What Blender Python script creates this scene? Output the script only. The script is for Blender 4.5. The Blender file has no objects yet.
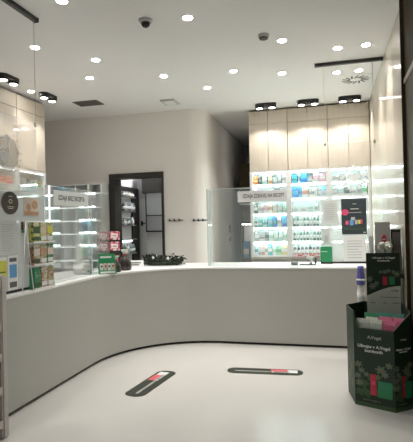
import bpy, bmesh, math, random
from mathutils import Vector, Matrix
random.seed(11)
scn = bpy.context.scene
COL = scn.collection
PI = math.pi

# ------------------------------------------------------------------ camera
FPX, YAW, PITCH, ROLL = 468.76, 0.254618, 0.009902, -0.023029
CAM = Vector((0, 0, 1.6))
cy, sy, cp, sp = math.cos(YAW), math.sin(YAW), math.cos(PITCH), math.sin(PITCH)
_r = Vector((cy, sy, 0)); _f = Vector((-sy * cp, cy * cp, sp)); _u = _r.cross(_f)
c_, s_ = math.cos(ROLL), math.sin(ROLL)
RT = c_ * _r + s_ * _u; UP = -s_ * _r + c_ * _u; FW = _f
cam = bpy.data.cameras.new('camera'); cam.sensor_fit = 'HORIZONTAL'; cam.sensor_width = 36
cam.lens = FPX * 36 / 413
camo = bpy.data.objects.new('camera', cam); COL.objects.link(camo)
m = Matrix.Identity(4)
for i in range(3):
    m[i][0], m[i][1], m[i][2], m[i][3] = RT[i], UP[i], -FW[i], CAM[i]
camo.matrix_world = m
scn.camera = camo

def at(x, y, **k):
    """point of the photo seen at pixel x, y, on a plane X=, Y= or Z= of the room (metres)"""
    d = RT * ((x - 206.5) / FPX) + UP * ((221 - y) / FPX) + FW
    a, v = list(k.items())[0]; i = 'XYZ'.index(a)
    return CAM + d * ((v - CAM[i]) / d[i])

# ------------------------------------------------------------------ materials
def mat(name, col, rough=.5, metal=0., noise=0., nscale=8., bump=0., spec=.5, coat=0.):
    mt = bpy.data.materials.new(name); mt.use_nodes = True
    nt = mt.node_tree; b = nt.nodes['Principled BSDF']
    b.inputs['Base Color'].default_value = (*col, 1); b.inputs['Roughness'].default_value = rough
    b.inputs['Metallic'].default_value = metal; b.inputs['Specular IOR Level'].default_value = spec
    b.inputs['Coat Weight'].default_value = coat; b.inputs['Coat Roughness'].default_value = .06
    if noise or bump:
        tc = nt.nodes.new('ShaderNodeTexCoord'); n = nt.nodes.new('ShaderNodeTexNoise')
        n.inputs['Scale'].default_value = nscale; n.inputs['Detail'].default_value = 4
        nt.links.new(tc.outputs['Object'], n.inputs['Vector'])
        if noise:
            r = nt.nodes.new('ShaderNodeMapRange'); r.inputs[3].default_value = 1 - noise; r.inputs[4].default_value = 1 + noise
            nt.links.new(n.outputs['Fac'], r.inputs[0])
            mx = nt.nodes.new('ShaderNodeVectorMath'); mx.operation = 'SCALE'; mx.inputs[0].default_value = col
            nt.links.new(r.outputs[0], mx.inputs['Scale']); nt.links.new(mx.outputs[0], b.inputs['Base Color'])
        if bump:
            bp = nt.nodes.new('ShaderNodeBump'); bp.inputs['Strength'].default_value = bump; bp.inputs['Distance'].default_value = .01
            nt.links.new(n.outputs['Fac'], bp.inputs['Height']); nt.links.new(bp.outputs[0], b.inputs['Normal'])
    return mt

def wood(name, c1, c2, rough=.4, coat=0., sx=14., sz=.7, spec=.5):
    mt = mat(name, c1, rough, coat=coat, spec=spec); nt = mt.node_tree; b = nt.nodes['Principled BSDF']
    tc = nt.nodes.new('ShaderNodeTexCoord'); mp = nt.nodes.new('ShaderNodeMapping'); mp.inputs['Scale'].default_value = (sx, sx, sz)
    n = nt.nodes.new('ShaderNodeTexNoise'); n.inputs['Scale'].default_value = 2.2; n.inputs['Detail'].default_value = 6
    cr = nt.nodes.new('ShaderNodeValToRGB'); cr.color_ramp.elements[0].color = (*c2, 1); cr.color_ramp.elements[1].color = (*c1, 1)
    cr.color_ramp.elements[0].position = .3; cr.color_ramp.elements[1].position = .65
    nt.links.new(tc.outputs['Object'], mp.inputs[0]); nt.links.new(mp.outputs[0], n.inputs['Vector'])
    nt.links.new(n.outputs['Fac'], cr.inputs[0]); nt.links.new(cr.outputs[0], b.inputs['Base Color'])
    return mt

def emit(name, col, s):
    mt = bpy.data.materials.new(name); mt.use_nodes = True; nt = mt.node_tree
    b = nt.nodes['Principled BSDF']; b.inputs['Base Color'].default_value = (*col, 1)
    b.inputs['Emission Color'].default_value = (*col, 1); b.inputs['Emission Strength'].default_value = s
    return mt

def clear(name, milky=0., tint=(1, 1, 1), refl=.9, dcol=(.85, .88, .87)):
    """thin acrylic: mostly clear, Fresnel reflection, optional milky share"""
    mt = bpy.data.materials.new(name); mt.use_nodes = True; nt = mt.node_tree; nt.nodes.clear()
    out = nt.nodes.new('ShaderNodeOutputMaterial'); t = nt.nodes.new('ShaderNodeBsdfTransparent'); t.inputs[0].default_value = (*tint, 1)
    g = nt.nodes.new('ShaderNodeBsdfGlossy'); g.inputs['Roughness'].default_value = .03
    d = nt.nodes.new('ShaderNodeBsdfDiffuse'); d.inputs[0].default_value = (*dcol, 1)
    tl = nt.nodes.new('ShaderNodeBsdfTranslucent'); tl.inputs[0].default_value = (*dcol, 1)
    ms = nt.nodes.new('ShaderNodeMixShader'); ms.inputs[0].default_value = .5
    nt.links.new(d.outputs[0], ms.inputs[1]); nt.links.new(tl.outputs[0], ms.inputs[2])
    m1 = nt.nodes.new('ShaderNodeMixShader'); m1.inputs[0].default_value = milky
    nt.links.new(t.outputs[0], m1.inputs[1]); nt.links.new(ms.outputs[0], m1.inputs[2])
    fr = nt.nodes.new('ShaderNodeFresnel'); fr.inputs[0].default_value = 1.45
    mm = nt.nodes.new('ShaderNodeMath'); mm.operation = 'MULTIPLY'; mm.inputs[1].default_value = refl * .6
    nt.links.new(fr.outputs[0], mm.inputs[0])
    m2 = nt.nodes.new('ShaderNodeMixShader'); nt.links.new(mm.outputs[0], m2.inputs[0])
    nt.links.new(m1.outputs[0], m2.inputs[1]); nt.links.new(g.outputs[0], m2.inputs[2]); nt.links.new(m2.outputs[0], out.inputs[0])
    return mt

WARM = (1, .97, .935); COOL = (.82, 1, .97)
M = dict(
    floor=mat('polished_screed', (.51, .50, .465), .2, noise=.04, nscale=1.5, spec=.6),
    ceil=mat('ceiling_paint', (.83, .82, .80), .9, noise=.01, nscale=3),
    wall=mat('wall_paint', (.85, .81, .765), .85, noise=.015, nscale=3),
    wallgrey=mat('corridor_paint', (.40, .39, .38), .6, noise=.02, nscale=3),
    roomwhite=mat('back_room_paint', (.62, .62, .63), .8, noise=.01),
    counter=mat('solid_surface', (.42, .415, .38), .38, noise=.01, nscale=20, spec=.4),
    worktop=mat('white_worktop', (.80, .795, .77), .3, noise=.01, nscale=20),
    plinth=mat('dark_plinth', (.045, .035, .03), .6, noise=.1),
    lam=wood('pale_oak_laminate', (.64, .57, .475), (.59, .515, .42), .45),
    gloss=wood('glossy_oak_panel', (.56, .50, .41), (.51, .45, .36), .5, coat=.5, sx=10),
    darkwood=wood('dark_walnut', (.055, .042, .022), (.04, .03, .016), .7, spec=.15),
    greybrown=wood('grey_brown_panel', (.13, .115, .085), (.11, .095, .07), .6, spec=.2),
    blackframe=wood('black_stained_frame', (.022, .02, .015), (.015, .013, .01), .45),
    black=mat('black_metal', (.012, .012, .012), .4, noise=.05),
    blackgap=mat('shadow_gap', (.015, .013, .012), .9, noise=.1),
    grey=mat('grey_grille', (.12, .115, .105), .6, noise=.08, nscale=40),
    steel=mat('brushed_steel', (.6, .6, .58), .3, metal=1., noise=.05, nscale=60),
    white=mat('white_lacquer', (.80, .81, .80), .4, noise=.01),
    whitepl=mat('white_plastic', (.78, .78, .76), .35, noise=.01),
    shelfback=mat('shelf_back', (.74, .82, .81), .5, noise=.02),
    palegrey=mat('pale_grey_lacquer', (.50, .50, .49), .5, noise=.03),
    led=emit('led_strip_cool', COOL, 20), ledshelf=emit('shelf_led', (.97, 1, 1), 2), backpale=mat('pale_back_panel', (.74, .74, .73), .5, noise=.02), ledw=emit('led_strip_white', (.95, 1, 1), 7), ledsoft=emit('led_strip_soft', (.97, 1, 1), 2.2),
    lens=emit('lamp_lens', (1, .97, .92), 40), lenss=emit('spot_lens', (1, .96, .9), 14),
    panel=emit('fill_panel_glow', (.95, .97, 1), 110),
    acrylic=clear('clear_acrylic', .07, (.97, .985, .98)), milky=clear('milky_acrylic', .6, (.97, .99, .985)),
    glass=clear('hanging_glass', .02), edge=mat('polished_acrylic_edge', (.72, .80, .79), .2, noise=.02),
    frost=clear('frosted_glass', .75), etch=clear('etched_frost', .3, (.98, .98, .97), 0, (.55, .54, .51)), etchl=clear('etched_frost_light', .75, (1, 1, 1), 0, (.85, .84, .82)), etchw=mat('etched_white', (.86, .87, .85), .8, noise=.03),
    paper=mat('white_paper', (.74, .75, .74), .8, noise=.02), boardgrey=mat('board_grey', (.42, .41, .41), .7, noise=.08, nscale=8), papergrey=mat('grey_paper', (.56, .58, .56), .8, noise=.04),
    ink=mat('grey_ink', (.20, .20, .20), .8, noise=.1), inkl=mat('light_ink', (.45, .46, .46), .8, noise=.1),
    textw=mat('white_lettering', (.75, .76, .74), .7, noise=.02), textd=mat('dark_lettering', (.10, .10, .10), .7, noise=.02),
    poster=mat('dark_poster', (.035, .05, .055), .4, noise=.3, nscale=14), pink=mat('pink_print', (.65, .07, .17), .6, noise=.1),
    darkgreen=mat('dark_green_board', (.008, .028, .010), .5, noise=.25, nscale=9), green=mat('green_print', (.025, .22, .09), .5, noise=.08),
    brightgreen=mat('bright_green_card', (.02, .27, .10), .5, noise=.05), red=mat('red_print', (.5, .03, .06), .5, noise=.15, nscale=30),
    flower=mat('flower_print', (.13, .16, .105), .7, noise=.35, nscale=45), leafp=mat('leaf_print', (.05, .10, .04), .7, noise=.4, nscale=40),
    swoosh=mat('pale_card', (.60, .60, .54), .7, noise=.05), brown=mat('brown_sign', (.05, .038, .026), .6, noise=.2, nscale=20),
    skin=mat('warm_print', (.50, .30, .18), .7, noise=.5, nscale=30), beigep=mat('beige_print', (.62, .55, .45), .7, noise=.15, nscale=20),
    yellow=mat('yellow_print', (.60, .60, .08), .6, noise=.2, nscale=20), blue=mat('blue_print', (.12, .32, .58), .6, noise=.15, nscale=20),
    purple=mat('violet_blue_cap', (.12, .12, .38), .4, noise=.05), leaf=mat('fir_green', (.02, .032, .014), .7, noise=.3, nscale=30),
    sticker=mat('floor_sticker_black', (.022, .027, .018), .4, noise=.2, nscale=15), stickergrey=mat('sticker_grey', (.25, .26, .23), .5, noise=.1),
    stickerred=mat('sticker_red', (.55, .10, .11), .5, noise=.1), darkbag=mat('dark_foil', (.03, .022, .018), .3, noise=.4, nscale=20),
    teal=mat('teal_pack', (.05, .22, .17), .5, noise=.2, nscale=20), pinkbag=mat('pink_pack', (.62, .16, .25), .4, noise=.15, nscale=20),
    whitebag=mat('white_pack', (.55, .58, .50), .4, noise=.25, nscale=30), rackpale=mat('pale_taupe_lacquer', (.50, .46, .425), .45, noise=.03), rackgrey=mat('taupe_lacquer', (.34, .30, .265), .5, noise=.03),
)
PC = {k: mat(k.replace(' ', '_') + '_carton', c, .5, noise=.05, nscale=25) for k, c in {
    'white': (.76, .77, .76), 'orange': (.75, .28, .10), 'tan': (.52, .36, .22), 'pale teal': (.42, .62, .60), 'teal': (.10, .42, .46),
    'grey blue': (.36, .47, .58), 'pink': (.75, .40, .50), 'violet': (.45, .30, .55), 'grey': (.40, .42, .42), 'dark grey': (.13, .15, .16),
    'blue': (.07, .27, .68), 'sky blue': (.12, .52, .78), 'mint': (.40, .70, .55), 'salmon': (.75, .36, .27), 'yellow': (.78, .66, .35),
    'green': (.15, .45, .22), 'red': (.62, .06, .06), 'black': (.03, .03, .035), 'bottle green': (.10, .20, .16), 'amber': (.28, .16, .07),
    'cream': (.68, .62, .50), 'rose red': (.75, .18, .25)}.items()}

M['gloss'].node_tree.nodes['Principled BSDF'].inputs['Coat Roughness'].default_value = .12
def print_mix(name, cols, scale):
    mt = mat(name, cols[0], .45); nt = mt.node_tree; b = nt.nodes['Principled BSDF']
    tc = nt.nodes.new('ShaderNodeTexCoord'); v = nt.nodes.new('ShaderNodeTexVoronoi'); v.inputs['Scale'].default_value = scale
    sp = nt.nodes.new('ShaderNodeSeparateColor'); cr = nt.nodes.new('ShaderNodeValToRGB'); cr.color_ramp.interpolation = 'CONSTANT'
    e = cr.color_ramp.elements; e[0].color = (*cols[0], 1); e[1].color = (*cols[1], 1); e[1].position = 1 / len(cols)
    for k in range(2, len(cols)): q = e.new(k / len(cols)); q.color = (*cols[k], 1)
    nt.links.new(tc.outputs['Object'], v.inputs['Vector']); nt.links.new(v.outputs['Color'], sp.inputs[0]); nt.links.new(sp.outputs[0], cr.inputs[0]); nt.links.new(cr.outputs[0], b.inputs['Base Color'])
    return mt
M['yellowmix'] = print_mix('yellow_packet_print', [(.50, .50, .10), (.42, .46, .12), (.12, .14, .04), (.55, .52, .36)], 38)
M['beigemix'] = print_mix('beige_packet_print', [(.52, .46, .36), (.40, .17, .08), (.60, .57, .48), (.30, .32, .12)], 36)
M['brownmix'] = print_mix('brown_packet_print', [(.34, .18, .09), (.45, .30, .18), (.14, .10, .05), (.52, .46, .36)], 36)
M['greenmix'] = print_mix('green_packet_print', [(.04, .22, .10), (.06, .28, .14), (.30, .36, .26), (.03, .14, .06)], 34)
M['pinkmix'] = print_mix('red_white_packet_print', [(.62, .10, .15), (.70, .66, .64), (.72, .45, .46), (.55, .05, .09)], 30)

# ------------------------------------------------------------------ mesh helpers
def box(bm, x0, x1, y0, y1, z0, z1, mi=0, bevel=0.):
    b2 = bmesh.new()
    v = [b2.verts.new((x, y, z)) for x in (x0, x1) for y in (y0, y1) for z in (z0, z1)]
    for f in ((0, 1, 3, 2), (4, 6, 7, 5), (0, 4, 5, 1), (2, 3, 7, 6), (0, 2, 6, 4), (1, 5, 7, 3)):
        b2.faces.new([v[i] for i in f]).material_index = mi
    if bevel: bmesh.ops.bevel(b2, geom=b2.edges[:], offset=bevel, segments=2, affect='EDGES')
    merge(bm, b2, mi)

def merge(bm, b2, mi=None):
    b2.verts.ensure_lookup_table(); mp = {}
    for v in b2.verts: mp[v] = bm.verts.new(v.co)
    for f in b2.faces:
        try:
            g = bm.faces.new([mp[v] for v in f.verts]); g.material_index = f.material_index if mi is None else mi; g.smooth = f.smooth
        except ValueError: pass
    b2.free()

def prism(bm, pts, w, mi=0):
    """extrude a polygon of 3D points by vector w"""
    w = Vector(w); a = [bm.verts.new(p) for p in pts]; b = [bm.verts.new(Vector(p) + w) for p in pts]
    n = len(pts)
    bm.faces.new(a[::-1]).material_index = mi; bm.faces.new(b).material_index = mi
    for i in range(n): bm.faces.new([a[i], a[(i + 1) % n], b[(i + 1) % n], b[i]]).material_index = mi

def lathe(bm, prof, c=(0, 0, 0), n=16, mi=0, axis='Z'):
    rings = []
    for r, h in prof:
        ring = []
        for k in range(n):
            a = 2 * PI * k / n; p = (r * math.cos(a), r * math.sin(a), h)
            if axis == 'X': p = (p[2], p[0], p[1])
            if axis == 'Y': p = (p[1], p[2], p[0])
            ring.append(bm.verts.new(Vector(p) + Vector(c)))
        rings.append(ring)
    for a, b in zip(rings, rings[1:]):
        for k in range(n):
            f = bm.faces.new([a[k], a[(k + 1) % n], b[(k + 1) % n], b[k]]); f.material_index = mi; f.smooth = True
    bm.faces.new(rings[0][::-1]).material_index = mi; bm.faces.new(rings[-1]).material_index = mi

def tube(bm, pts, r, n=8, mi=0):
    pts = [Vector(p) for p in pts]; rings = []
    for i, p in enumerate(pts):
        d = (pts[min(i + 1, len(pts) - 1)] - pts[max(i - 1, 0)]).normalized()
        a = d.cross(Vector((0, 0, 1)) if abs(d.z) < .9 else Vector((1, 0, 0))).normalized(); b = d.cross(a)
        rings.append([bm.verts.new(p + a * r * math.cos(2 * PI * k / n) + b * r * math.sin(2 * PI * k / n)) for k in range(n)])
    for a, b in zip(rings, rings[1:]):
        for k in range(n):
            f = bm.faces.new([a[k], a[(k + 1) % n], b[(k + 1) % n], b[k]]); f.smooth = True; f.material_index = mi
    bm.faces.new(rings[0][::-1]); bm.faces.new(rings[-1])

def obj(name, bm, mats, parent=None, world=True):
    """link a bmesh as one object; world: vertices are in room coordinates, brought into the parent's frame"""
    bmesh.ops.recalc_face_normals(bm, faces=bm.faces[:])
    me = bpy.data.meshes.new(name)
    if world and parent is not None: bm.transform(wm(parent).inverted())
    bm.to_mesh(me); bm.free()
    for x in (mats if isinstance(mats, (list, tuple)) else [mats]): me.materials.append(x)
    o = bpy.data.objects.new(name, me); COL.objects.link(o)
    if parent is not None: o.parent = parent
    return o

def wm(o):
    mm = o.matrix_basis.copy()
    while o.parent: o = o.parent; mm = o.matrix_basis @ mm
    return mm

def rebase(o, p):
    """put a mesh object's origin at point p, geometry unmoved"""
    p = Vector(p); o.data.transform(Matrix.Translation(-p)); o.location = p; return o

def tag(o, label, cat, group=None):
    o['label'] = label; o['category'] = cat
    if group: o['group'] = group
    return o

def thing(name, label, cat, loc=(0, 0, 0), rz=0, group=None):
    o = bpy.data.objects.new(name, None); COL.objects.link(o); o.empty_display_size = .1
    o.location = loc; o.rotation_euler = (0, 0, rz); return tag(o, label, cat, group)

def struct(name, bm, mt, parent=None):
    o = obj(name, bm, mt, parent)
    if parent is None: o['kind'] = 'structure'
    return o

def dup(root, loc, rz=0, label=None):
    r = root.copy(); COL.objects.link(r); r.location = loc; r.rotation_euler = (0, 0, rz)
    if label: r['label'] = label
    for ch in list(root.children):
        c = ch.copy(); COL.objects.link(c); c.parent = r
        for g in ch.children:
            d = g.copy(); COL.objects.link(d); d.parent = c
    return r

class Face:
    """a flat face in the room: origin, right and up vectors, normal towards the viewer"""
    def __init__(s, o, u, v):
        s.o = Vector(o); s.u = Vector(u).normalized(); s.v = Vector(v).normalized(); s.n = s.u.cross(s.v)
    def p(s, a, b, d=0): return s.o + s.u * a + s.v * b + s.n * d
    def poly(s, name, pts, mt, parent, d0=0., d1=.002):
        bm = bmesh.new(); prism(bm, [s.p(a, b, d0) for a, b in pts], s.n * (d1 - d0)); return obj(name, bm, mt, parent)
    def rect(s, name, a0, a1, b0, b1, mt, parent, d0=0., d1=.002):
        return s.poly(name, [(a0, b0), (a1, b0), (a1, b1), (a0, b1)], mt, parent, d0, d1)
    def oval(s, name, a, b, ra, rb, mt, parent, d0=0., d1=.002, n=28):
        return s.poly(name, [(a + ra * math.cos(2 * PI * k / n), b + rb * math.sin(2 * PI * k / n)) for k in range(n)], mt, parent, d0, d1)
    def text(s, name, txt, a, b, width, mt, parent, d=.0025, hmax=None, align='CENTER', h=None):
        cu = bpy.data.curves.new('lettering', 'FONT'); cu.body = txt; cu.size = 1; cu.align_x = align; cu.extrude = .004; cu.offset = .012
        cu.space_line = 1.0
        t = bpy.data.objects.new('lettering', cu); COL.objects.link(t); bpy.context.view_layer.update()
        dg = bpy.context.evaluated_depsgraph_get(); me = bpy.data.meshes.new_from_object(t.evaluated_get(dg))
        bpy.data.objects.remove(t)
        xs = [v.co.x for v in me.vertices]; w = max(xs) - min(xs); k = width / w
        mm = Matrix.Identity(4)
        kv = k if h is None else h
        for i in range(3): mm[i][0], mm[i][1], mm[i][2], mm[i][3] = s.u[i] * k, s.v[i] * kv, s.n[i] * .2, s.p(a, b, d)[i]
        me.transform(wm(parent).inverted() @ mm); me.materials.append(mt)
        o = bpy.data.objects.new(name, me); COL.objects.link(o); o.parent = parent; return o

def lamp(name, kind, loc, power, col, parent=None, **k):
    l = bpy.data.lights.new(name, kind); l.energy = power; l.color = col
    for a, v in k.items(): setattr(l, a, v)
    o = bpy.data.objects.new(name, l); COL.objects.link(o); o.location = loc
    if parent: o.parent = parent
    return o

# ------------------------------------------------------------------ room
H, CT = 3.65, 1.03
XL, XR = -4.42, .71           # cabinet front on the left, glossy wall on the right
YB, YC = 7.88, 8.32           # painted back wall, fronts of the lit cabinets
YEND, YNEAR, XLEFT = 12.0, -3.0, -5.5
XBK = -4.85                    # backs of the left cabinets

bm = bmesh.new(); box(bm, XLEFT - .1, 3.2, YNEAR, YEND + .1, -.1, 0); struct('floor', bm, M['floor'])
bm = bmesh.new(); box(bm, XLEFT - .1, 3.2, YNEAR, YEND + .1, H, H + .1); struct('ceiling', bm, M['ceil'])
bm = bmesh.new(); box(bm, XLEFT - .1, XLEFT, YNEAR, YEND, 0, H); struct('wall_left', bm, M['wall'])

# doorway in the back wall
dl, dr_ = at(110.5, 220, Y=YB).x, at(164.5, 220, Y=YB).x
dt = at(137, 173, Y=YB).z
xc = -2.07                     # corridor wall
bm = bmesh.new()
box(bm, XLEFT, dl, YB, YB + .14, 0, H); box(bm, dl, dr_, YB, YB + .14, dt, H)
rr = .28
pts = [(dr_, YB, 0)] + [(xc - rr + rr * math.sin(a), YB + rr - rr * math.cos(a), 0) for a in [i * PI / 2 / 12 for i in range(13)]]
pts += [(xc, YB + 1.2, 0), (xc - .14, YB + 1.2, 0), (xc - .14, YB + .14, 0), (dr_, YB + .14, 0)]
prism(bm, pts, (0, 0, H))
wb = struct('wall_back', bm, M['wall'])
for p in wb.data.polygons:
    p.use_smooth = abs(p.normal.z) < .1
wb.data.set_sharp_from_angle(angle=.5)
bm = bmesh.new(); box(bm, xc - .14, xc, YB + 1.2, YEND, 0, H); struct('wall_corridor', bm, M['wall'])
bm = bmesh.new(); box(bm, XLEFT, 3.2, YEND, YEND + .1, 0, H); struct('wall_far', bm, M['wallgrey'])
bm = bmesh.new(); box(bm, -1.30, 3.1, YC + .56, YC + .68, 0, H); box(bm, -1.30, -1.18, YC + .68, YEND, 0, H); struct('wall_behind_cabinets', bm, M['wallgrey'])

# door frame
fw = .085
bm = bmesh.new()
box(bm, dl, dl + .06, YB - .03, YB + .36, 0, dt); box(bm, dr_ - .04, dr_, YB - .03, YB + .36, 0, dt); box(bm, dl + .06, dr_ - .04, YB - .03, YB + .36, dt - .075, dt)
box(bm, dl - .0, dl + .11, YB - .035, YB - .0, 0, dt); box(bm, dl + .11, dr_, YB - .035, YB, dt - .09, dt)
struct('door_1', bm, M['blackframe'])
# back room
bxl = dl - .02
byb = at(138.5, 220, X=bxl + .02).y + .06
bm = bmesh.new(); box(bm, bxl - .12, bxl - .02, YB + .37, byb, 0, H); struct('wall_inner_left', bm, M['roomwhite'])
bm = bmesh.new(); box(bm, bxl - .12, xc - .14, byb, byb + .1, 0, H); struct('wall_inner_back', bm, M['roomwhite'])

# right wall: glossy panels, then a dark pillar towards the viewer
yp = at(405.5, 120, X=XR).y
bm = bmesh.new()
ys = [yp, 5.35, 6.05, 6.75, 7.45, YC + .5]
for a, b in zip(ys, ys[1:]): box(bm, XR, XR + .04, a + .002, b - .002, .0, H, bevel=.0015)
box(bm, XR + .03, XR + .1, ys[0], ys[-1], 0, H, mi=1)
struct('wall_right', bm, [M['gloss'], M['blackgap']])
bm = bmesh.new()
zt = at(408, 73, X=XR).z
box(bm, XR - .0, XR + .12, 2.3, yp - .002, 0, zt, mi=0); box(bm, XR, XR + .12, 2.3, yp - .002, zt, H, mi=1)
box(bm, XR - .012, XR + .05, 2.3, yp - .03, zt - .045, zt, mi=2)
box(bm, XR - .03, XR + .1, yp - .03, yp, 0, H, mi=1)
struct('wall_right_front', bm, [M['greybrown'], M['darkwood'], M['rackgrey']])
# corridor end: dark door
bm = bmesh.new(); box(bm, xc, -1.30, YEND - .06, YEND - .002, 0, 2.75); struct('door_2', bm, M['darkwood'])

# ------------------------------------------------------------------ service counter
def path(off, n=16):
    """front line of the counter, moved inwards by off"""
    x, y, r = -2.68 - off, 6.2 + off, 1.25 + off
    c = (-1.43, 4.95)
    return [(x, 2.85), (x, c[1])] + [(c[0] - r * math.cos(a), c[1] + r * math.sin(a)) for a in [i * PI / 2 / n for i in range(1, n)]] + [(c[0], y), (XR - .002, y)]
def band(bm, o0, o1, z0, z1, mi=0, smooth=True):
    A, B = path(o0, 28), path(o1, 28)
    rows = [[bm.verts.new((x, y, z)) for x, y in P] for P, z in ((A, z0), (A, z1), (B, z1), (B, z0))]
    n = len(A)
    for k in range(4):
        r, q = rows[k], rows[(k + 1) % 4]
        for i in range(n - 1):
            f = bm.faces.new([r[i], r[i + 1], q[i + 1], q[i]]); f.material_index = mi
    for i in (0, n - 1): bm.faces.new([rows[k][i] for k in range(4)]).material_index = mi
ctr = thing('service_counter', 'long white curved service counter sweeping along the left side and the back', 'counter', (-2.0, 6.0, 0))
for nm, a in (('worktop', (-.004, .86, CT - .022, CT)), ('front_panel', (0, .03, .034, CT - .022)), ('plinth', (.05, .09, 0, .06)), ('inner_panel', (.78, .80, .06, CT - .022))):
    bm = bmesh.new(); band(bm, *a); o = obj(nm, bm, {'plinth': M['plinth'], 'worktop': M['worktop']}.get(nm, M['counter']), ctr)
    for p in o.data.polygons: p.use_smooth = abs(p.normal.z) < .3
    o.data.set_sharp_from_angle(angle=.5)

# ------------------------------------------------------------------ products
def carton_mesh(col, band_col):
    bm = bmesh.new(); box(bm, -.5, .5, 0, 1, 0, 1, 0)
    box(bm, -.505, .505, -.01, .5, .30, .62, 1); box(bm, -.35, .1, -.012, .2, .74, .86, 1)
    me = bpy.data.meshes.new('medicine_carton'); bmesh.ops.recalc_face_normals(bm, faces=bm.faces[:]); bm.to_mesh(me); bm.free()
    me.materials.append(PC[col]); me.materials.append(PC[band_col]); return me
def bottle_mesh(col, cap):
    bm = bmesh.new(); lathe(bm, [(.42, 0), (.5, .04), (.5, .62), (.42, .70), (.2, .77), (.2, .8)], (0, .5, 0), 12, 0)
    lathe(bm, [(.26, .79), (.27, .82), (.27, .97), (.24, 1)], (0, .5, 0), 12, 1)
    lathe(bm, [(.505, .2), (.505, .5)], (0, .5, 0), 12, 2)
    me = bpy.data.meshes.new('medicine_bottle'); bmesh.ops.recalc_face_normals(bm, faces=bm.faces[:]); bm.to_mesh(me); bm.free()
    for k in (col, cap, 'white' if col != 'white' else 'grey'): me.materials.append(PC[k])
    return me
CACHE = {}
ORD = ['first', 'second', 'third', 'fourth', 'fifth', 'sixth', 'seventh', 'eighth', 'ninth', 'tenth', 'eleventh', 'twelfth', 'thirteenth', 'fourteenth']
def product(kind, col, band_, w, d, h, loc, rz, label, group):
    key = (kind, col, band_)
    if key not in CACHE: CACHE[key] = carton_mesh(col, band_) if kind == 'carton' else bottle_mesh(col, band_)
    o = bpy.data.objects.new('medicine_' + kind, CACHE[key]); COL.objects.link(o)
    o.location = Vector(loc) + Vector((0, 0, .0015)); o.rotation_euler = (0, 0, rz); o.scale = (w, d, h)
    return tag(o, label, kind, group)
def fill(spec, O, ux, length, rz, where, group, hk=1.):
    """spec: list of (kind, colour, band colour, width, height); O: left front of the shelf; ux: unit vector along it"""
    tot = sum(s[3] for s in spec); gap = max(.002, (length - tot) / len(spec)); t = gap / 2; n = len(spec)
    O = Vector(O); ux = Vector(ux)
    for i, (kind, col, bd, w, h) in enumerate(spec):
        pos = O + ux * (t + w / 2); t += w + gap
        product(kind, col, bd, w, w if kind == 'bottle' else random.uniform(.09, .14), min(h * hk, .195), pos, rz + (0 if kind == 'bottle' else random.uniform(-.04, .04)),
                f"{col} {kind} {ORD[i]} from left {where}", group)

def R(kinds, n, hs, kind='carton', ws=(.04, .075), bands=None):
    return [(kind, kinds[i % len(kinds)], (bands or ['white', 'grey', 'pale teal'])[i % len(bands or [1, 2, 3])], random.uniform(*ws), random.uniform(*hs)) for i in range(n)]

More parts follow.
